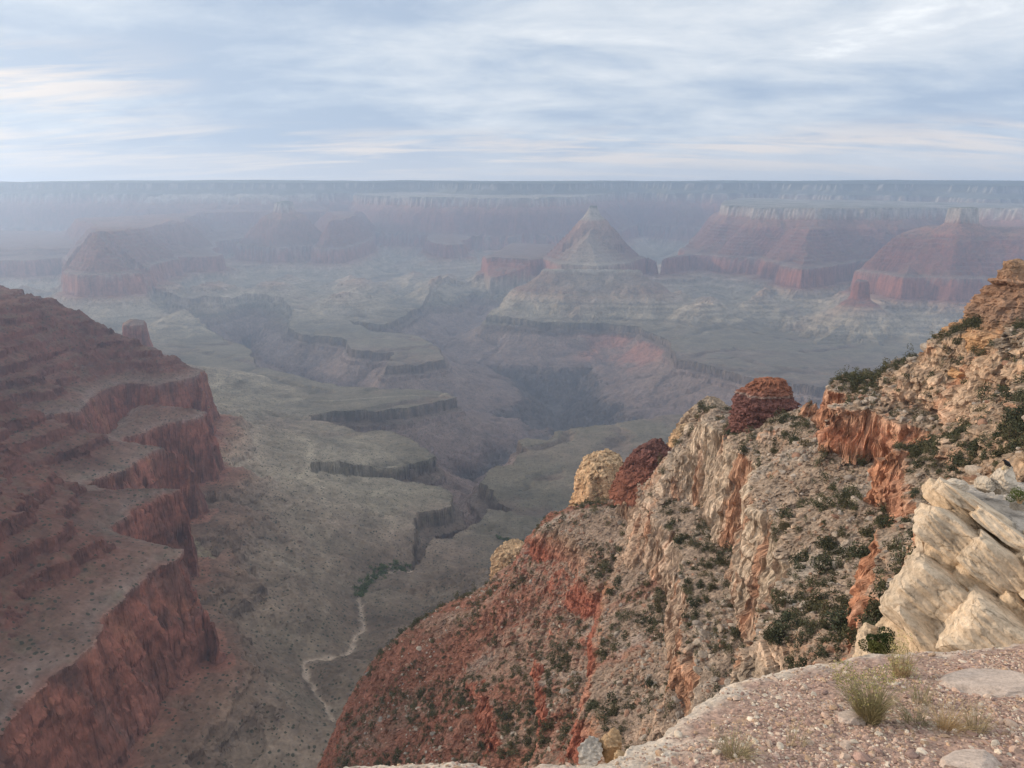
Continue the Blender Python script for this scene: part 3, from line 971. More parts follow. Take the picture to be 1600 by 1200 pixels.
def build_stones():
    rng = np.random.RandomState(8)
    spots = [(1218, 1172, .030, 3), (1060, 1150, .03, 3), (1372, 1150, .028, 3), (1320, 1172, .04, 2), (1290, 1120, .03, 6), (1302, 1108, .03, 5), (1492, 1056, .055, 0),
             (1570, 1052, .04, 5), (1425, 1182, .05, 4), (1440, 1178, .04, 3), (1505, 1190, .05, 3), (1475, 1148, .028, 5), (1120, 1182, .03, 3), (1182, 1122, .024, 3),
             (1255, 1078, .03, 2), (1150, 1096, .03, 2), (1210, 1060, .03, 2), (1322, 1052, .026, 3), (1402, 1030, .03, 3), (1545, 1088, .03, 2), (1580, 1130, .035, 2),
             (1588, 1172, .04, 6), (1350, 1190, .045, 1), (1262, 1190, .03, 5), (1090, 1190, .03, 2), (1030, 1180, .03, 5), (1555, 1160, .03, 3), (1520, 1145, .03, 1),
             (1240, 1146, .024, 3), (1195, 1086, .024, 3)]
    names = ['dusty pink', 'dark reddish', 'pale pinkish', 'cream coloured', 'dark grey brown', 'orange tan', 'salmon pink']
    for i, (a, b, s_, c) in enumerate(spots):
        s_ *= 0.78
        x, y, z = at_ledge(a, b)
        v, f = chunk(rng, 3, 8, 0.5, 0.85, 0.05)
        v = rotz(v * (s_ * rng.uniform(1.0, 1.5), s_ * rng.uniform(0.8, 1.1), s_ * rng.uniform(0.45, 0.75)), rng.uniform(0, 6.3))
        zz = float(ledge_height(np.array([x]), np.array([y]))[0][0])
        o = link_mesh('stone', raw_mesh('stone', v, f, np.broadcast_to(GCOL[c] * rng.uniform(0.9, 1.15), v.shape)), STONE_MAT)
        o.location = (x, y, zz + s_ * 0.2)
        size = 'fist sized' if s_ >= 0.031 else 'small'
        where = ('at the bottom edge' if b > 1165 else 'up near the ledge rim' if b < 1070 else 'mid gravel')
        side = ('far right' if a > 1530 else 'right' if a > 1390 else 'centre' if a > 1240 else 'left' if a > 1130 else 'far left')
        tag(o, f'{size} {names[c]} stone on the gravel ledge, {where}, {side}', 'stone', 'loose stones on the gravel ledge')
    # flat slabs bedded in the gravel
    for a, b, wx, wy, lab in [(1546, 1072, 0.30, 0.24, 'broad flat pale slab bedded in the gravel at the far right'),
                              (1520, 1196, 0.16, 0.10, 'pale flat slab half buried at the bottom edge of the gravel'),
                              (1332, 1128, 0.10, 0.07, 'cream flat stone partly under the largest yellow bush')]:
        x, y, z = at_ledge(a, b)
        v, f = chunk(rng, 4, 7, 0.62, 0.9, 0.06)
        v[:, 2] = np.clip(v[:, 2], -1, 0.55)
        v = v * (wx, wy, 0.07)
        zz = float(ledge_height(np.array([x]), np.array([y]))[0][0])
        o = link_mesh('flat_slab', raw_mesh('flat_slab', v, f, np.broadcast_to(np.array([0.47, 0.38, 0.32]), v.shape)), STONE_MAT)
        o.location = (x, y, zz - 0.005)
        o.rotation_euler = (-0.32, 0.03, 0.3)
        tag(o, lab, 'slab')
    # blocks at the ledge rim, bottom centre
    for a, b, r, s_, c, lab in [(922, 1176, 3.45, (0.085, 0.085, 0.075), (0.40, 0.365, 0.325), 'rounded pale grey boulder at the rim, bottom centre'),
                                (955, 1166, 3.5, (0.075, 0.08, 0.10), (0.33, 0.225, 0.135), 'ochre brown broken block beside the pale grey boulder'),
                                (968, 1186, 3.3, (0.045, 0.05, 0.05), (0.43, 0.30, 0.18), 'small ochre block below the broken brown block')]:
        x, y, z = at_r(a, b, r)
        v, f = chunk(rng, 5, 16, 0.5, 0.9, 0.13)
        o = link_mesh('boulder', raw_mesh('boulder', v * s_, f, np.array(c) * (1 + 0.35 * fbm(v[:, 0] + v[:, 2], v[:, 1], 0.5, 4, 0.6, 719))[:, None]), STONE_MAT)
        o.location = (x, y, z)
        tag(o, lab, 'boulder', 'blocks at the ledge rim')


build_stones()


# ------------------------------------------------------------------ rock towers and knobs on the ridge
def rock_mass(name, base, ax, ay, height, prof, shift, colf, seed, ledge=0.06, column=0.05, rot=0.0, nth=260, nh=150, sup=2.6, top_rough=0.05, cuts=9, bk=1.0, rugged=0.022):
    """layered rock tower: rings of rock, each bed standing out or in, cut by joints; closed rounded top"""
    rng = np.random.RandomState(seed)
    th = np.linspace(0, 2 * np.pi, nth, endpoint=False)
    hh = np.linspace(-0.25, 1.0, nh)
    T, H = np.meshgrid(th, hh)
    taper = np.interp(H, [p[0] for p in prof], [p[1] for p in prof])
    ct, st = np.cos(T), np.sin(T)
    base_r = (np.abs(ct) ** sup + np.abs(st) ** sup) ** (-1.0 / sup)
    Zm = H * height
    cxx, cyy = ct * ax * taper, st * ay * taper
    bed = np.zeros_like(H)
    for wl, am in ((height * 0.16, 1.0), (height * 0.07, 0.6), (height * 0.033, 0.35)):
        k = np.floor(Zm / wl + 0.12 * pn(T * 2.2, H * 2, seed) + 0.2)
        hsh = np.sin(k * 127.1 + seed * 7.3 + wl * 31) * 43758.5453
        bed += am * ((hsh - np.floor(hsh)) - 0.5)
    jt = fbm(cxx, cyy + Zm * 0.25, ax * 0.32, 4, 0.55, seed + 2)
    jc = ridged(cxx * 1.0 + 100, cyy + Zm * 0.10, ax * 0.18, 3, 0.55, seed + 4)
    uu = T * ax
    blk = bk * (0.13 * blocks(uu, Zm, ax * 0.33, height * 0.16, seed) + 0.10 * blocks(uu, Zm, ax * 0.13, height * 0.07, seed + 5) + 0.05 * blocks(uu, Zm, ax * 0.06, height * 0.04, seed + 9))
    rad = base_r * taper * (1 + ledge * bed) * (1 + 0.20 * jt + column * jc + blk)
    X = ct * rad * ax + np.interp(H, [p[0] for p in shift], [p[1] for p in shift])
    Y = st * rad * ay
    Z = Zm + 0.012 * height * fbm(T * 3, H * 9, 1.0, 3, 0.6, seed + 6)
    # close the top with shrinking rings
    caps = [(1.0, 0.0)]
    XS, YS, ZS = [X], [Y], [Z]
    cxm, cym = X[-1].mean(), Y[-1].mean()
    for s_ in np.linspace(0.93, 0.0, 16):
        xx = cxm + (X[-1] - cxm) * s_
        yy = cym + (Y[-1] - cym) * s_
        zz = Z[-1] + height * top_rough * (0.6 * (1 - s_ ** 2) + 1.0 * fbm(xx, yy, ax * 0.22, 4, 0.6, seed + 8) * (1 - s_ ** 4))
        XS.append(xx[None]); YS.append(yy[None]); ZS.append(zz[None])
    X, Y, Z = np.concatenate(XS), np.concatenate(YS), np.concatenate(ZS)
    X, Y, Z = (np.concatenate([a, a[:, :1]], 1) for a in (X, Y, Z))
    for _ in range(cuts):
        n = rng.normal(size=3) * (1, 1, 0.35)
        n[2] = abs(n[2])
        n /= np.linalg.norm(n)
        p = (X - cxm * Z / height) * n[0] + Y * n[1] + (Z - 0.45 * height) * n[2]
        e = np.maximum(p - np.percentile(p, rng.uniform(86, 96)), 0) * 0.85
        X, Y, Z = X - e * n[0], Y - e * n[1], Z - e * n[2]
    rg = height * rugged
    X = X + 1.5 * rg * fbm(Z * 1.4 + X, Y - Z, height * 0.24, 3, 0.6, seed + 17)
    Y = Y + 1.5 * rg * fbm(Z * 1.4 + Y, X - Z, height * 0.24, 3, 0.6, seed + 19)
    Z = Z + 1.2 * rg * fbm(X, Y, height * 0.20, 3, 0.6, seed + 21) * (Z > 0.2 * height)
    X = X + rg * fbm(Z + X, Y, height * 0.09, 4, 0.65, seed + 11)
    Y = Y + rg * fbm(Z + Y, X, height * 0.09, 4, 0.65, seed + 13)
    Z = Z + rg * fbm(X, Y, height * 0.09, 4, 0.65, seed + 15)
    C = colf(X, Y, Z, np.concatenate([np.repeat(bed, 1, 0), np.zeros((16, nth))])[:, list(range(nth)) + [0]], height)
    c, s_ = math.cos(rot), math.sin(rot)
    me = grid_mesh(name, X * c - Y * s_, X * s_ + Y * c, Z, C)
    o = link_mesh(name, me, KNOB_MAT)
    o.location = base
    return o


def lerpc(t, stops):
    return np.stack([np.interp(t, [p[0] for p in stops], [p[1][k] for p in stops]) for k in range(3)], -1)


def build_knobs():
    def spire_c(X, Y, Z, bed, H):
        t = Z / H + 0.03 * fbm(X, Y, 3, 3, 0.5, 601)
        C = lerpc(t, [(0, (0.41, 0.27, 0.15)), (0.18, (0.42, 0.29, 0.17)), (0.32, (0.36, 0.25, 0.165)), (0.45, (0.27, 0.20, 0.155)), (0.55, (0.30, 0.21, 0.15)), (0.75, (0.30, 0.20, 0.14)), (1.0, (0.37, 0.27, 0.185))])
        return C * np.array([0.95, 0.84, 0.78]) * (1 + 0.22 * bed + 0.16 * pn(Z / 0.5, X * 0.05, 603) + 0.2 * fbm(X, Y + Z, 2.5, 3, 0.6, 605))[..., None]
    b = at_r(1632, 538, 228)
    o = rock_mass('rock_tower', (b[0], b[1], b[2] - 2.0), 20.6, 14.0, 22.6,
                  [(-0.25, 1.06), (0, 1.0), (0.22, 0.95), (0.30, 0.90), (0.48, 0.82), (0.62, 0.73), (0.72, 0.64), (0.75, 0.40), (0.80, 0.36), (0.815, 0.24), (0.90, 0.22), (0.91, 0.175), (1.0, 0.15)],
                  [(0, 0), (0.5, -0.6), (0.72, -2.2), (0.76, -6.2), (0.82, -9.0), (1.0, -9.6)], spire_c, 31, ledge=0.11, column=0.05, sup=3.0, top_rough=0.03, cuts=0, bk=0.45)
    tag(o, 'tall tan rock tower of thin level beds on the crest at the right edge', 'rock tower')

    def red_c(X, Y, Z, bed, H):
        t = Z / H
        C = lerpc(t, [(0, (0.22, 0.105, 0.085)), (0.5, (0.21, 0.10, 0.085)), (0.68, (0.24, 0.12, 0.10)), (0.71, (0.40, 0.30, 0.25)), (0.74, (0.25, 0.115, 0.08)), (1.0, (0.29, 0.125, 0.075))])
        return C * (1 + 0.25 * bed + 0.2 * fbm(X, Y + Z, 2.5, 3, 0.6, 615))[..., None]
    b = at_r(1194, 658, 276)
    o = rock_mass('rock_butte', (b[0], b[1], b[2] - 1.5), 10.2, 8.0, 17.0, [(-0.25, 1.15), (0, 1.05), (0.45, 0.97), (0.62, 0.90), (0.72, 0.86), (0.80, 0.66), (0.92, 0.56), (1.0, 0.50)],
                  [(0, 0), (0.7, 0), (1.0, 1.2)], red_c, 41, cuts=0, ledge=0.10, bk=1.5, rugged=0.03, column=0.07, sup=2.8, top_rough=0.05)
    tag(o, 'square flat topped dark red knob on the crest with a thin pale band', 'rock knob')

    def dred_c(X, Y, Z, bed, H):
        C = lerpc(Z / H, [(0, (0.23, 0.095, 0.062)), (0.6, (0.19, 0.085, 0.068)), (1.0, (0.16, 0.08, 0.07))])
        return C * (1 + 0.3 * bed + 0.3 * fbm(X, Y + Z, 2.5, 3, 0.6, 625))[..., None]
    b = at_r(1018, 744, 336)
    o = rock_mass('rock_butte', (b[0], b[1], b[2] - 2.0), 11.0, 10.0, 19.5, [(-0.25, 1.9), (0, 1.55), (0.25, 1.2), (0.5, 0.95), (0.75, 0.72), (0.9, 0.50), (1.0, 0.34)],
                  [(-0.2, -3), (0.3, -1.0), (1.0, 1.0)], dred_c, 51, ledge=0.07, column=0.10, sup=2.2, top_rough=0.14, bk=1.7, rugged=0.055)
    tag(o, 'peaked dark red knob standing between the pale sunlit knob and the grey talus', 'rock knob')

    def sunlit_cream_c(X, Y, Z, bed, H):  # cream rock colour with added brightness for the sunlight on the knobs
        C = lerpc(Z / H, [(0, (0.53, 0.335, 0.19)), (0.5, (0.58, 0.385, 0.23)), (1.0, (0.56, 0.40, 0.25))])
        sp = sstep(0.2, 0.45, fbm(X, Y + 0.5 * Z, 3.0, 4, 0.6, 637))
        C = C * (1 - 0.55 * sp[..., None]) + np.array([0.20, 0.17, 0.10]) * 0.55 * sp[..., None]
        crk = sstep(0.55, 0.85, ridged(X + 0.2 * Z, Y, 5.0, 3, 0.6, 639))[..., None]
        C = C * (1 - 0.45 * crk)
        return C * (1 + 0.20 * bed + 0.3 * fbm(X, Y + Z, 2.0, 3, 0.6, 635))[..., None]

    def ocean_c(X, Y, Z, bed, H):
        return sunlit_cream_c(X, Y, Z, bed, H) * np.array([0.66, 0.72, 0.84])
    for px, py, r, w, dpt, h, prof, colf, sd, lab in [
        (944, 792, 432, 17.0, 16, 33.5, [(-0.25, 1.1), (0, 1.08), (0.5, 1.0), (0.72, 0.92), (0.86, 0.76), (0.94, 0.60), (1.0, 0.46)], sunlit_cream_c, 61, 'big rounded sunlit yellow cream knob beyond the ridge, left of the peaked dark red knob'),
        (800, 915, 455, 14, 14, 32, [(-0.25, 1.1), (0, 1.05), (0.4, 0.98), (0.7, 0.84), (0.9, 0.55), (1.0, 0.36)], sunlit_cream_c, 71, 'low sunlit yellow knob half hidden behind the red crest, lower of the pale knobs'),
        (1072, 712, 372, 9, 8, 16, [(-0.25, 1.2), (0, 1.05), (0.5, 0.9), (0.8, 0.66), (1.0, 0.38)], sunlit_cream_c, 81, 'small sunlit orange cream outcrop right of the peaked dark red knob'),
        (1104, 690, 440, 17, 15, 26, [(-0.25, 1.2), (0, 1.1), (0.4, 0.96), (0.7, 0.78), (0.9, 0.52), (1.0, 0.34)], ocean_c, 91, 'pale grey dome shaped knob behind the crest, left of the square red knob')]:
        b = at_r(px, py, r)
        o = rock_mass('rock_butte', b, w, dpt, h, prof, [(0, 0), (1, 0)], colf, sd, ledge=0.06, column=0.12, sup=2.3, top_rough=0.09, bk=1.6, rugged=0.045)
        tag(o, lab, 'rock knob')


build_knobs()


# ------------------------------------------------------------------ cream outcrop at the right edge
def bedded_mat():
    m = rock_mat('cream_sandstone', (0.5, 0.14, 0.04), bump=0.55, bdist=0.09, var=0.20)
    nt = m.node_tree
    bs = nt.nodes['Principled BSDF']
    src = bs.inputs['Base Color'].links[0].from_socket
    geo = nd(nt, 'ShaderNodeNewGeometry')
    mp = nd(nt, 'ShaderNodeMapping')
    mp.inputs['Rotation'].default_value = (0, math.radians(-33), 0)
    mp0 = nd(nt, 'ShaderNodeMapping')
    mp0.inputs['Rotation'].default_value = (0, 0, math.radians(31))
    lk(nt, geo.outputs['Position'], mp0.inputs[0])
    lk(nt, mp0.outputs[0], mp.inputs[0])
    mp2 = nd(nt, 'ShaderNodeMapping')
    mp2.inputs['Scale'].default_value = (0.45, 0.45, 6.0)
    lk(nt, mp.outputs[0], mp2.inputs[0])
    n = nd(nt, 'ShaderNodeTexNoise')
    n.inputs['Scale'].default_value = 1.6
    n.inputs['Detail'].default_value = 5
    lk(nt, mp2.outputs[0], n.inputs[0])
    f = ramp(nt, n.outputs[0], [(0.30, 0.72), (0.40, 0.96), (0.6, 1.04), (0.75, 1.12)])
    lk(nt, mixc(nt, 1.0, src, f, 'MULTIPLY'), bs.inputs['Base Color'])
    mp3 = nd(nt, 'ShaderNodeMapping')
    mp3.inputs['Scale'].default_value = (1.0, 1.0, 2.6)
    lk(nt, mp.outputs[0], mp3.inputs[0])
    nz_ = nd(nt, 'ShaderNodeTexNoise')
    nz_.inputs['Scale'].default_value = 3.0
    nz_.inputs['Detail'].default_value = 5
    lk(nt, mp3.outputs[0], nz_.inputs[0])
    wob = mixc(nt, 0.34, mp3.outputs[0], nz_.outputs['Color'])
    vr = nd(nt, 'ShaderNodeTexVoronoi', feature='DISTANCE_TO_EDGE')
    vr.inputs['Scale'].default_value = 1.15
    lk(nt, wob, vr.inputs[0])
    crack = ramp(nt, vr.outputs['Distance'], [(0.0, 0.0), (0.018, 0.55), (0.05, 1.0)])
    lich = nd(nt, 'ShaderNodeTexNoise')
    lich.inputs['Scale'].default_value = 9.0
    lich.inputs['Detail'].default_value = 7
    lich.inputs['Roughness'].default_value = 0.7
    lk(nt, geo.outputs['Position'], lich.inputs[0])
    lf = ramp(nt, lich.outputs[0], [(0.56, 1.0), (0.64, 0.62), (0.8, 0.5)])
    cfin = bs.inputs['Base Color'].links[0].from_socket
    ck = mixc(nt, ramp(nt, nz_.outputs[0], [(0.42, 0.0), (0.60, 1.0)]), (1.0, 1.0, 1.0), ramp(nt, crack, [(0.0, 0.5), (1.0, 1.0)]))
    lk(nt, mixc(nt, 1.0, mixc(nt, 1.0, cfin, ck, 'MULTIPLY'), lf, 'MULTIPLY'), bs.inputs['Base Color'])
    b0 = [k for k in nt.nodes if k.type == 'BUMP'][0]
    hsrc = b0.inputs['Height'].links[0].from_socket
    lk(nt, mth(nt, 'ADD', mth(nt, 'ADD', hsrc, mth(nt, 'MULTIPLY', n.outputs[0], 0.8)), mth(nt, 'MULTIPLY', crack, 0.35)), b0.inputs['Height'])
    return m


CREAM_MAT = bedded_mat()


def slab_verts(rng, size, tilt, yaw, roll=0.0, sub=5, cuts=7, pw=5.0):
    """thick bed of rock: rounded box cut by a few joints, roughened, tilted"""
    v, f = ICO[sub]
    v = v.copy()
    nrm = (np.abs(v) ** pw).sum(1) ** (1 / pw)
    v = v / nrm[:, None]
    for _ in range(cuts):
        n = rng.normal(size=3) * (1, 1, 0.55)
        n /= np.linalg.norm(n)
        d = rng.uniform(0.72, 1.05)
        e = v @ n - d
        v = v - np.outer(np.maximum(e, 0), n)
    p = v * size
    o = rng.rand() * 40
    k = 1 + 0.045 * (pn(p[:, 0] / 0.35 + o, p[:, 2] / 0.12 + p[:, 1] / 0.5, 7) + 0.7 * pn(p[:, 1] / 0.2 + o, p[:, 2] / 0.06 + p[:, 0] / 0.25, 9))
    k = k + 0.018 * blocks(p[:, 0] + 0.4 * p[:, 1], p[:, 2] + o, 0.42, 0.16, 3) + 0.012 * blocks(p[:, 0] - p[:, 1], p[:, 2] + o, 0.15, 0.06, 8)
    p = p * k[:, None]
    R = Matrix.Rotation(yaw, 3, 'Z') @ Matrix.Rotation(tilt, 3, 'Y') @ Matrix.Rotation(roll, 3, 'X')
    return p @ np.array(R).T, f


def build_outcrop():
    rng = np.random.RandomState(77)
    root = bpy.data.objects.new('rock_outcrop', None)
    col.objects.link(root)
    root.location = at_r(1500, 960, 13.6)
    tag(root, 'big cream sandstone outcrop of tilted beds behind the gravel at the right edge', 'rock outcrop')
    L = np.array(root.location)
    yaw = -math.radians(31)
    cream, warm, och = (0.55, 0.44, 0.325), (0.51, 0.39, 0.27), (0.40, 0.25, 0.13)
    T = math.radians(33)
    # pixel centre, distance, half sizes along bed / depth / thickness (metres), tilt, colour
    ca, sa = math.cos(math.radians(36)), math.sin(math.radians(36))
    TILT = math.radians(30)
    m_px = 0.0146
    # bedding coordinates measured on the rock face: (h0, h1, left end, setback, colour)
    beds = [(-70, -18, 1712, 0.10, warm), (-18, 30, 1716, 0.0, warm), (30, 66, 1712, -0.05, cream), (66, 139, 1692, -0.12, cream), (139, 153, 1690, 0.34, och),
            (153, 186, 1676, 0.10, warm), (186, 226, 1652, -0.14, cream), (226, 246, 1636, 0.12, warm), (246, 262, 1634, -0.04, cream)]
    Rz = Matrix.Rotation(yaw, 3, 'Z')
    for h0, h1, s0, back, c in beds:
        s_ = s0
        hm = 0.5 * (h0 + h1)
        while s_ < 2040:
            ln = rng.uniform(60, 140) if c != och else rng.uniform(80, 150)
            sm = s_ + ln / 2
            a, b = ca * sm + sa * hm, sa * sm - ca * hm
            r = 13.1 + (1030 - b) * 0.0098 + back + rng.uniform(-0.09, 0.09) + (s_ - 1700) * 0.0008 + 0.75
            p = np.array(at_r(a, b, r))
            lm, tm = ln * m_px * 0.5, (h1 - h0) * m_px * 0.5
            v, f = slab_verts(rng, (lm * 1.06, 0.95, tm * 1.14), TILT + rng.normal() * 0.03, yaw + rng.normal() * 0.05, rng.normal() * 0.04 - 0.18, 5, 1, 12.0)
            v = v + (p - L)
            q = sstep(0.1, 0.45, fbm(v[:, 0] * 1.0, v[:, 2] * 1.4 + v[:, 1], 0.5, 3, 0.6, 707))[:, None]
            cc = np.array(c) * rng.uniform(0.93, 1.06) * (1 - 0.22 * q) + np.array([0.44, 0.31, 0.19]) * 0.22 * q
            g = sstep(0.2, 0.4, fbm(v[:, 0] + 9, v[:, 2] + v[:, 1], 0.22, 3, 0.6, 709))[:, None]
            cc = cc * (1 - 0.10 * g)
            o = link_mesh('rock_bed', raw_mesh('rock_bed', v, f, cc, False), CREAM_MAT, root)
            if c == och:
                o['label'] = 'crumbly ochre bed between the thick cream beds'
            s_ += ln
    # debris covered top of the outcrop
    n = 60
    U, V = np.meshgrid(np.linspace(0, 1, n), np.linspace(0, 1, n))
    c00, c10, c11, c01 = (np.array(at_r(*q)) for q in ((1484, 775, 15.6), (1720, 905, 15.2), (1760, 745, 20.5), (1490, 752, 18.5)))
    P = (c00[None, None] * ((1 - U) * (1 - V))[..., None] + c10 * (U * (1 - V))[..., None] + c11 * (U * V)[..., None] + c01 * ((1 - U) * V)[..., None])
    P = P - L
    P[..., 2] += 0.10 * fbm(P[..., 0], P[..., 1], 0.8, 4, 0.6, 711) - 0.05 - 1.2 * (np.maximum(0, np.abs(2 * U - 1) - 0.94) * 12 + np.maximum(0, np.abs(2 * V - 1) - 0.94) * 12) ** 1.0
    gc = np.array([0.42, 0.365, 0.31]) * (1 + 0.25 * fbm(P[..., 0], P[..., 1], 0.25, 3, 0.6, 713))[..., None]
    o = link_mesh('sandy_top', grid_mesh('sandy_top', P[..., 0], P[..., 1], P[..., 2], gc), CREAM_MAT, root)
    # boulders lying on top: things of their own
    for a, b, r, s_, lab in [(1570, 752, 17.2, (0.26, 0.26, 0.33), 'tall rounded cream boulder on the outcrop top with the black bird on it'),
                             (1540, 757, 17.0, (0.20, 0.20, 0.17), 'low pale boulder leaning on the tall boulder below the bird'),
                             (1491, 760, 16.0, (0.22, 0.25, 0.18), 'rounded pale boulder at the left end of the outcrop top'),
                             (1572, 835, 15.3, (0.17, 0.17, 0.14), 'weathered cream boulder on the slope edge of the outcrop top'),
                             (1592, 846, 15.2, (0.12, 0.12, 0.17), 'narrow upright cream boulder at the right edge of the outcrop'),
                             (1577, 822, 15.6, (0.12, 0.14, 0.10), 'small grey boulder among debris on the outcrop top'),
                             (1590, 790, 16.6, (0.14, 0.16, 0.10), 'flat grey boulder right on the edge of the picture, outcrop top'),
                             (1532, 800, 16.0, (0.10, 0.12, 0.06), 'dark little boulder in the middle of the sandy outcrop top')]:
        v, f = chunk(rng, 5, 14, 0.66, 0.95, 0.09)
        o = link_mesh('boulder', raw_mesh('boulder', v * s_, f, np.broadcast_to(np.array([0.48, 0.41, 0.33]) * rng.uniform(0.85, 1.1), v.shape)), CREAM_MAT)
        o.location = at_r(a, b, r)
        o.rotation_euler = (0, 0, rng.uniform(0, 6))
        tag(o, lab, 'boulder', 'boulders on the cream outcrop')


build_outcrop()


# ------------------------------------------------------------------ black bird on the boulder
def lathe_along(path, radii, nseg=14, flat=None):
    """one smooth skin along a path of points"""
    P = np.array(path, float)
    n = len(P)
    tg = np.gradient(P, axis=0)
    vs, fs = [], []
    for i in range(n):
        t = tg[i] / np.linalg.norm(tg[i])
        side = np.cross(t, (0, 1, 0)) if abs(t[1]) < 0.9 else np.cross(t, (1, 0, 0))
        side /= np.linalg.norm(side)
        up = np.cross(side, t)
        fl = 1.0 if flat is None else flat[i]
        for k in range(nseg):
            a = 2 * math.pi * k / nseg
            vs.append(P[i] + radii[i] * (math.cos(a) * up + math.sin(a) * side * fl))
    for i in range(n - 1):
        for k in range(nseg):
            fs.append((i * nseg + k, i * nseg + (k + 1) % nseg, (i + 1) * nseg + (k + 1) % nseg, (i + 1) * nseg + k))
    return np.array(vs), np.array(fs)


def plain_mat(name, c, rough=0.6, trans=0.0):
    m = bpy.data.materials.new(name)
    m.use_nodes = True
    nt = m.node_tree
    bs = nt.nodes['Principled BSDF']
    geo = nd(nt, 'ShaderNodeNewGeometry')
    oi = nd(nt, 'ShaderNodeObjectInfo')
    n = nd(nt, 'ShaderNodeTexNoise')
    n.inputs['Scale'].default_value = 6.0
    n.inputs['Detail'].default_value = 4
    lk(nt, geo.outputs['Position'], n.inputs[0])
    f = ramp(nt, n.outputs[0], [(0.3, 0.65), (0.5, 1.0), (0.7, 1.4)])
    f2 = ramp(nt, oi.outputs['Random'], [(0.0, (0.75, 0.8, 0.75)), (1.0, (1.3, 1.15, 1.05))])
    cc = mixc(nt, 1.0, mixc(nt, 1.0, tuple(c), f, 'MULTIPLY'), f2, 'MULTIPLY')
    lk(nt, cc, bs.inputs['Base Color'])
    bs.inputs['Roughness'].default_value = rough
    bs.inputs['Specular IOR Level'].default_value = 0.25
    return m


def build_bird():
    base = np.array(at_r(1572, 731, 17.2))
    root = bpy.data.objects.new('bird', None)
    col.objects.link(root)
    root.location = base
    tag(root, 'black bird perched on the tall cream boulder of the outcrop', 'bird')
    black = plain_mat('black_feathers', (0.010, 0.010, 0.013), 0.45)
    # body facing left, tail sloping down to the right
    path = [(-0.118, 0, 0.205), (-0.112, 0, 0.206), (-0.095, 0, 0.207), (-0.075, 0, 0.200), (-0.055, 0, 0.182), (-0.03, 0, 0.155), (0.0, 0, 0.125), (0.035, 0, 0.10), (0.07, 0, 0.075), (0.10, 0, 0.05), (0.14, 0, 0.015), (0.19, 0, -0.03), (0.195, 0, -0.035)]
    rad = [0.004, 0.018, 0.030, 0.033, 0.034, 0.050, 0.062, 0.060, 0.046, 0.030, 0.022, 0.020, 0.003]
    flat = [1, 1, 0.95, 0.95, 1, 0.95, 0.95, 0.9, 0.95, 1.2, 1.6, 1.8, 1.8]
    v, f = lathe_along(path, rad, 18, flat)
    link_mesh('body', raw_mesh('body', v, f, None, True), black, root)
    for s_ in (-1, 1):
        v, f = lathe_along([(-0.03, s_ * 0.052, 0.155), (0.0, s_ * 0.062, 0.13), (0.05, s_ * 0.056, 0.085), (0.11, s_ * 0.03, 0.035), (0.16, s_ * 0.012, -0.002)], [0.008, 0.036, 0.036, 0.020, 0.004], 12, [0.3] * 5)
        link_mesh('wing', raw_mesh('wing', v, f, None, True), black, root)
        v, f = lathe_along([(0.0, s_ * 0.02, 0.08), (-0.005, s_ * 0.022, 0.03), (-0.005, s_ * 0.022, -0.02)], [0.010, 0.006, 0.005], 8)
        link_mesh('leg', raw_mesh('leg', v, f, None, True), black, root)
    v, f = lathe_along([(-0.112, 0, 0.206), (-0.135, 0, 0.203), (-0.158, 0, 0.192)], [0.012, 0.009, 0.001], 10)
    link_mesh('beak', raw_mesh('beak', v, f, None, True), black, root)
    root.scale = (0.8, 0.8, 0.8)
    root.rotation_euler = (0, 0, 0.25)
    # the little tan stone in front of it
    rng = np.random.RandomState(3)
    v, f = chunk(rng, 4, 9, 0.6, 0.9, 0.05)
    o = link_mesh('stone', raw_mesh('stone', v * (0.055, 0.05, 0.05), f, np.broadcast_to(np.array([0.55, 0.42, 0.26]), v.shape)), STONE_MAT)
    q = at_r(1569, 731, 17.0)
    o.location = q
    tag(o, 'small yellow tan stone on top of the tall boulder beside the bird', 'stone')


build_bird()


# ------------------------------------------------------------------ plants on the ledge
def leaf_mat(name, c, c2=None):
    m = bpy.data.materials.new(name)
    m.use_nodes = True
    nt = m.node_tree
    bs = nt.nodes['Principled BSDF']
    at = nd(nt, 'ShaderNodeAttribute', attribute_name='Col')
    oi = nd(nt, 'ShaderNodeObjectInfo')
    f2 = ramp(nt, oi.outputs['Random'], [(0.0, (0.7, 0.78, 0.75)), (0.5, (1.0, 1.0, 1.0)), (1.0, (1.45, 1.25, 1.1))])
    cc = mixc(nt, 1.0, at.outputs['Color'], f2, 'MULTIPLY')
    lk(nt, cc, bs.inputs['Base Color'])
    bs.inputs['Roughness'].default_value = 0.8
    bs.inputs['Specular IOR Level'].default_value = 0.1
    return m


LEAF = leaf_mat('leaf', None)
BARK = plain_mat('bark', (0.13, 0.095, 0.07), 0.9)


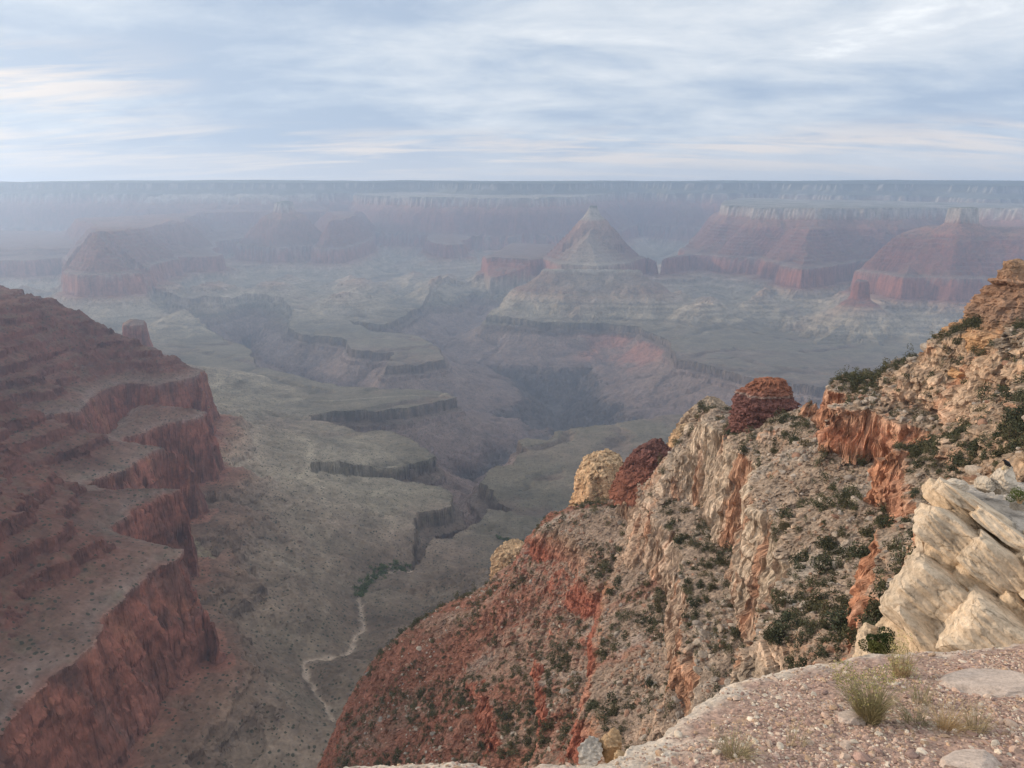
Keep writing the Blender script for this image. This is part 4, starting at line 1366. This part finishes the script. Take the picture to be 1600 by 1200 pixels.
def blades(rng, n, h, spread, width, lean, c0, c1, base_r, segs=4, tip=None):
    """curved stems rising from a clump; colours run from base to tip"""
    parts = []
    for _ in range(n):
        a = rng.uniform(0, 6.283)
        r0 = base_r * math.sqrt(rng.rand())
        hh = h * rng.uniform(0.45, 1.0)
        out = spread * rng.uniform(0.1, 1.0)
        b = a + rng.normal() * 0.4
        t = np.linspace(0, 1, segs + 1)
        x = r0 * math.cos(a) + out * math.cos(b) * t ** 1.5 + lean[0] * t ** 2 * hh
        y = r0 * math.sin(a) + out * math.sin(b) * t ** 1.5 + lean[1] * t ** 2 * hh
        z = hh * (t - 0.12 * t * t)
        w = width * (1 - 0.75 * t)
        wa = rng.uniform(0, 3.14)
        dx, dy = math.cos(wa), math.sin(wa)
        v = np.concatenate([np.stack([x - dx * w, y - dy * w, z], 1), np.stack([x + dx * w, y + dy * w, z], 1)])
        k = segs + 1
        f = np.array([(i, i + 1, k + i + 1, k + i) for i in range(segs)])
        j = rng.uniform(0.75, 1.25)
        c = np.array(c0)[None] * (1 - t[:, None]) + np.array(c1)[None] * t[:, None]
        parts.append((v, f, np.concatenate([c, c]) * j))
    return parts


def leaf_cloud(rng, n, rad, size, c, zc=0.0, squash=0.8, tipc=None):
    """many small leaf faces through a lumpy volume"""
    lobes = [(rng.normal(size=3) * (0.5, 0.5, 0.4), rng.uniform(0.4, 0.75)) for _ in range(7)]
    co, fa, cc = [], [], []
    for i in range(n):
        o, lr = lobes[rng.randint(len(lobes))]
        d = rng.normal(size=3)
        d /= np.linalg.norm(d)
        p = (o + d * lr * rng.uniform(0.45, 1.0) ** 0.5) * rad * (1, 1, squash)
        p = p + (0, 0, zc)
        u = rng.normal(size=3)
        u /= np.linalg.norm(u)
        w = np.cross(u, rng.normal(size=3))
        w /= np.linalg.norm(w) + 1e-9
        s_ = size * rng.uniform(0.6, 1.3)
        co += [p - u * s_, p + w * s_ * 0.5, p + u * s_, p - w * s_ * 0.5]
        fa.append((4 * i, 4 * i + 1, 4 * i + 2, 4 * i + 3))
        k = np.array(c) * rng.uniform(0.6, 1.4)
        if tipc is not None and rng.rand() < 0.3:
            k = np.array(tipc) * rng.uniform(0.8, 1.2)
        cc += [k] * 4
    return np.array(co), np.array(fa), np.array(cc)


def ledge_point(a, b):
    x, y, _ = at_ledge(a, b)
    return (x, y, float(ledge_height(np.array([x]), np.array([y]))[0][0]) - 0.005)


def build_ledge_plants():
    rng = np.random.RandomState(21)
    straw, olive, yell, dry = (0.50, 0.37, 0.23), (0.29, 0.245, 0.135), (0.48, 0.39, 0.14), (0.46, 0.36, 0.23)
    for a, b, h, sp, n, lab in [(1357, 1128, 0.30, 0.17, 760, 'largest bushy yellow green plant in the middle of the gravel ledge'),
                                (1408, 1057, 0.25, 0.10, 240, 'sparse dry yellow bush behind the largest bush, near the rim')]:
        root = bpy.data.objects.new('rabbitbrush', None)
        col.objects.link(root)
        root.location = ledge_point(a, b)
        tag(root, lab, 'bush')
        o = link_mesh('stems', merge('stems', blades(rng, n, h, sp, 0.0012, (-0.12, -0.05), straw, (0.36, 0.31, 0.16), 0.05, 5)), LEAF, root)
        v, f, c = leaf_cloud(rng, n * 3, sp * 0.8, 0.0048, (0.33, 0.29, 0.14), h * 0.68, 0.95, yell)
        link_mesh('foliage', raw_mesh('foliage', v, f, c), LEAF, root)
    for a, b, h, sp, n, lean, lab in [(1438, 1098, 0.20, 0.07, 90, (0, 0), 'thin upright grass tuft right of the largest bush'),
                                      (1483, 1136, 0.15, 0.17, 260, (0.3, 0), 'broad low tuft of dry grass sprawling right of the bush'),
                                      (1430, 1128, 0.12, 0.16, 190, (-0.3, 0), 'low flattened grass clump close to the largest bush'),
                                      (1526, 1140, 0.20, 0.07, 110, (0, 0), 'upright grass tuft, rightmost on the gravel'),
                                      (1148, 1188, 0.13, 0.13, 300, (0.1, 0), 'dense olive grass tussock at the lower left of the gravel'),
                                      (1242, 1168, 0.16, 0.05, 40, (0.2, 0), 'wispy pale grass sprig between the tussock and the bush')]:
        o = link_mesh('grass_tuft', merge('grass_tuft', blades(rng, n, h, sp, 0.0012, lean, dry, (0.36, 0.30, 0.17), 0.05, 4)), LEAF)
        o.location = ledge_point(a, b)
        tag(o, lab, 'grass tuft')
    # green bushes at the rim between ledge and outcrop, and one on the outcrop
    for a, b, r, rad, lab, c in [(1376, 1002, 7.6, 0.13, 'dark green leafy bush at the ledge rim beside the outcrop foot', (0.038, 0.050, 0.020)),
                                 (1372, 1016, 6.6, 0.09, 'small yellow green bush in front of the dark bush at the rim', (0.15, 0.14, 0.05)),
                                 (1594, 776, 16.4, 0.20, 'bright green bush on the outcrop top at the right edge', (0.11, 0.13, 0.04))]:
        root = bpy.data.objects.new('bush', None)
        col.objects.link(root)
        p = at_r(a, b, r)
        root.location = p
        tag(root, lab, 'bush')
        v, f, cc = leaf_cloud(rng, 3200, rad, 0.010, c, rad * 0.2, 0.8)
        link_mesh('foliage', raw_mesh('foliage', v, f, cc), LEAF, root)
        link_mesh('stems', merge('stems', blades(rng, 60, rad * 1.0, rad * 0.6, 0.003, (0, 0), dry, dry, rad * 0.2, 3)), LEAF, root).location = (0, 0, -rad * 0.7)


build_ledge_plants()


# ------------------------------------------------------------------ shrubs and boulders on the ridge
def to_px(x, y, z):
    f = y * CP - z * SP
    v = y * SP + z * CP
    return 800 + FPX * x / f, 600 - FPX * v / f


def ridge_spots():
    """visible points of the ridge, with even density on the ground"""
    X, Y, Z, nz = RIDGE
    r = np.hypot(X, Y)
    el = Z / r
    run = np.maximum.accumulate(el, axis=0)
    prev = np.concatenate([np.full((1, X.shape[1]), -9.0), run[:-1]], 0)
    vis = el >= prev - 0.004
    px, py = to_px(X, Y, Z)
    inside = (px > -20) & (px < 1630) & (py > 380) & (py < 1230) & (r > 45)
    return vis & inside, px, py, r


def make_juniper(rng, i):
    tall = i % 4 == 3
    v, f, c = leaf_cloud(rng, 420, 1.0, 0.13, ((0.058, 0.063, 0.036), (0.080, 0.074, 0.042), (0.048, 0.058, 0.036), (0.070, 0.078, 0.050))[i % 4], 0.75 if not tall else 1.1, 0.85 if not tall else 1.5, (0.085, 0.085, 0.045))
    crown = raw_mesh('crown', v, f, c)
    tv, tf = lathe_along([(0, 0, -0.5), (0.05, 0.0, 0.1), (0.0, 0.06, 0.6), (0.05, 0.02, 1.1)], [0.13, 0.11, 0.07, 0.02], 7)
    return crown, raw_mesh('trunk', tv, tf)


def where_words(px, py, z):
    """place on the ridge in words, from landmarks the photo shows"""
    if px > 1290 and py < 600:
        return 'on the scrubby slope under the tan rock tower' if px < 1500 else 'at the foot of the tan rock tower'
    if px > 1480 and py < 740:
        return 'on the wooded bench at the right edge'
    if px > 1250 and py < 700:
        return 'on the bench around the orange cliff band'
    if px > 1250 and py < 830:
        return 'on the grey scree below the orange cliff band'
    if px > 1250:
        return 'in the shady bowl left of the cream outcrop'
    if px > 1040 and py < 700:
        return 'on the crest near the square red knob'
    if px > 1040 and py < 920:
        return 'among the pale fissured cliffs'
    if px > 1040:
        return 'below the pale fissured cliffs near the gravel ledge'
    if py < 900:
        return 'on the grey talus left of the pale cliffs' if px > 900 else 'on the red crest by the sunlit yellow knob'
    if py < 1020:
        return 'on the stony red slope in mid ridge' if px > 800 else 'on the upper red crest line'
    if px > 850:
        return 'on the red gully floor above the ledge rim'
    if px > 680:
        return 'on the lower red slope'
    return 'on the lowest red spur by the dry wash'


def build_ridge_scatter():
    rng = np.random.RandomState(99)
    X, Y, Z, nz = RIDGE
    ok, px, py, r = ridge_spots()
    dens = np.clip(0.45 + 1.3 * fbm(X, Y, 26, 4, 0.65, 801) - 0.25 * ridged(0.54 * X + 0.84 * Y, (-0.84 * X + 0.54 * Y) * 0.25, 46, 2, 0.5, 401), 0.05, 1.6) * sstep(0.34, 0.6, nz) * (1 + 4.5 * (px > 1290) * (py < 730))
    # thicker wood on the bench at the right and in the bowl, thinner on grey talus
    dens = dens * (1 + 1.3 * sstep(1380, 1560, px) * (py < 760) + 0.9 * (px > 1180) * (py > 900) + 0.7 * (px < 900) * (py > 1000))
    w = (r ** 2 * ok * dens).ravel()
    cw = np.cumsum(w)
    N = 7500
    pick = np.searchsorted(cw, rng.rand(N) * cw[-1])
    P = np.stack([a.ravel()[pick] for a in (X, Y, Z, px, py, r)], 1)
    size = np.clip(np.exp(rng.normal(size=N) * 0.45) * 0.74, 0.3, 2.2)
    size = size * np.where((P[:, 3] > 1290) & (P[:, 4] < 760), 0.72, 1.0)
    app = size / P[:, 5]
    order = np.argsort(-app)
    protos = [make_juniper(rng, i) for i in range(8)]
    raw = [(np.array([v.co[:] for v in c.vertices]), np.array([p.vertices[:] for p in c.polygons]),
            np.array([d.color[:3] for d in c.attributes['Col'].data])) for c, t in protos]
    for c, t in protos:
        c.materials.append(LEAF)
        t.materials.append(BARK)
    stuff = []
    for rank, k in enumerate(order):
        x, y, z, a, b, rr = P[k]
        i = rng.randint(8)
        s_ = size[k]
        ang = rng.uniform(0, 6.28)
        sq = rng.uniform(0.8, 1.25)
        if rank < 300:
            root = bpy.data.objects.new('juniper_shrub', None)
            col.objects.link(root)
            root.location = (x, y, z - 0.15)
            root.rotation_euler = (0, 0, ang)
            root.scale = (s_, s_, s_ * sq)
            for me, nm in zip(protos[i], ('crown', 'trunk')):
                ch = bpy.data.objects.new(nm, me)
                col.objects.link(ch)
                ch.parent = root
            sz = 'large' if s_ > 1.5 else 'medium sized' if s_ > 1.0 else 'small'
            shp = 'upright' if i % 4 == 3 else 'rounded'
            tag(root, f'{sz} {shp} dark green juniper {where_words(a, b, z)}', 'shrub', f'{sz} {shp} junipers {where_words(a, b, z)}')
        else:
            v, f, c = raw[i]
            m = min(len(f), max(60, int(len(f) * min(1.0, app[k] / app[order[300]] * 0.75))))
            f2 = f[:m]
            g = 1.0 + 0.5 * (1 - m / len(f))
            vv = v[:4 * m]
            cen = vv.reshape(-1, 4, 3).mean(1, keepdims=True)
            vv = ((vv.reshape(-1, 4, 3) - cen) * g + cen).reshape(-1, 3)
            vv = rotz(vv * (s_, s_, s_ * sq), ang) + (x, y, z - 0.15)
            stuff.append((vv, f2, c[:4 * m] * rng.uniform(0.75, 1.35)))
    o = link_mesh('scrub', merge('scrub', stuff), LEAF)
    tag(o, kind='stuff')

    # boulders and scree
    dens = np.clip(0.12 + 1.9 * fbm(X, Y, 24, 4, 0.65, 811), 0.03, 1.8) * sstep(0.45, 0.7, nz)
    w = (r ** 2 * ok * dens).ravel()
    cw = np.cumsum(w)
    N = 8000
    pick = np.searchsorted(cw, rng.rand(N) * cw[-1])
    P = np.stack([a.ravel()[pick] for a in (X, Y, Z, px, py, r)], 1)
    size = np.clip(np.exp(rng.normal(size=N) * 0.6) * 0.38, 0.15, 1.8)
    app = size / P[:, 5]
    order = np.argsort(-app)
    shapes = [chunk(rng, 2, 7, 0.5, 0.85, 0.06) for _ in range(20)]
    big = []
    for i in range(8):
        v, f = chunk(rng, 3, 9, 0.55, 0.85, 0.07)
        big.append((v, f))
    cols = np.array([[0.35, 0.295, 0.245], [0.33, 0.255, 0.195], [0.39, 0.32, 0.255], [0.28, 0.165, 0.115], [0.275, 0.235, 0.20]])
    nm = ['pale grey', 'tan', 'cream', 'reddish', 'dull grey']
    stuff = []
    bm_cache = {}
    for rank, k in enumerate(order):
        x, y, z, a, b, rr = P[k]
        ci = rng.randint(5)
        if z < -150 and rng.rand() < 0.6:
            ci = 3
        s_ = size[k]
        sx, sy, sz_ = s_ * rng.uniform(0.9, 1.5), s_ * rng.uniform(0.7, 1.1), s_ * rng.uniform(0.5, 0.9)
        ang = rng.uniform(0, 6.28)
        if rank < 140:
            i = rng.randint(8)
            key = (i, ci)
            if key not in bm_cache:
                v, f = big[i]
                me = raw_mesh('boulder', v, f, np.broadcast_to(cols[ci], v.shape))
                me.materials.append(BOULDER_MAT)
                bm_cache[key] = me
            o = bpy.data.objects.new('boulder', bm_cache[key])
            col.objects.link(o)
            o.location = (x, y, z + 0.1 * s_)
            o.rotation_euler = (rng.normal() * 0.2, rng.normal() * 0.2, ang)
            o.scale = (sx, sy, sz_)
            szw = 'big' if s_ > 1.1 else 'medium sized' if s_ > 0.7 else 'small'
            tag(o, f'{szw} angular {nm[ci]} boulder {where_words(a, b, z)}', 'boulder', f'{szw} {nm[ci]} boulders {where_words(a, b, z)}')
        else:
            v, f = shapes[rng.randint(20)]
            stuff.append((rotz(v * (sx, sy, sz_), ang) + (x, y, z + 0.05 * s_), f, cols[ci] * rng.uniform(0.75, 1.2)))
    o = link_mesh('scree', merge('scree', stuff), BOULDER_MAT)
    tag(o, kind='stuff')


build_ridge_scatter()


def build_thicket():
    """the green strip of trees along the creek bed"""
    rng = np.random.RandomState(44)
    parts = []
    for line, n, wd in (([(640, 893), (612, 903), (585, 920), (564, 948), (566, 965)], 150, 10), ([(775, 846), (800, 850), (835, 852)], 50, 6)):
        L = [at_z(a, b, -842) for a, b in line]
        for _ in range(n):
            t = rng.rand() * (len(L) - 1)
            i = int(t)
            p = np.array(L[i]) * (1 - t + i) + np.array(L[i + 1]) * (t - i)
            x, y = p[0] + rng.normal() * wd * 0.6, p[1] + rng.normal() * wd * 0.6
            parts.append((x, y))
    X = np.array([p[0] for p in parts]); Y = np.array([p[1] for p in parts])
    zs, d, g, cd, gul = strata_height(X, Y)
    out = []
    for (x, y), z in zip(parts, zs):
        s_ = rng.uniform(2.5, 5.0)
        v, f, c = leaf_cloud(rng, 70, s_, s_ * 0.35, (0.075, 0.105, 0.035), s_ * 0.7, 0.9)
        out.append((v + (x, y, z), f, c))
    tag(link_mesh('thicket', merge('thicket', out), LEAF), kind='stuff')


build_thicket()


def build_haze():
    me = bpy.data.meshes.new('haze')
    bm = bmesh.new()
    bmesh.ops.create_cube(bm, size=1)
    for v in bm.verts:
        v.co = Vector((v.co.x * 52000, (v.co.y + 0.5) * 27000 - 2500, -1420 if v.co.z < 0 else 760))
    bm.to_mesh(me)
    bm.free()
    m = bpy.data.materials.new('haze_air')
    m.use_nodes = True
    nt = m.node_tree
    nt.nodes.clear()
    out = nd(nt, 'ShaderNodeOutputMaterial')
    pv = nd(nt, 'ShaderNodeVolumePrincipled')
    pv.inputs['Color'].default_value = (0.58, 0.745, 1.0, 1)
    pv.inputs['Density'].default_value = 0.80e-4
    pv.inputs['Anisotropy'].default_value = 0.45
    lk(nt, pv.outputs[0], out.inputs['Volume'])
    o = link_mesh('haze', me, m)
    tag(o, kind='stuff')


build_haze()
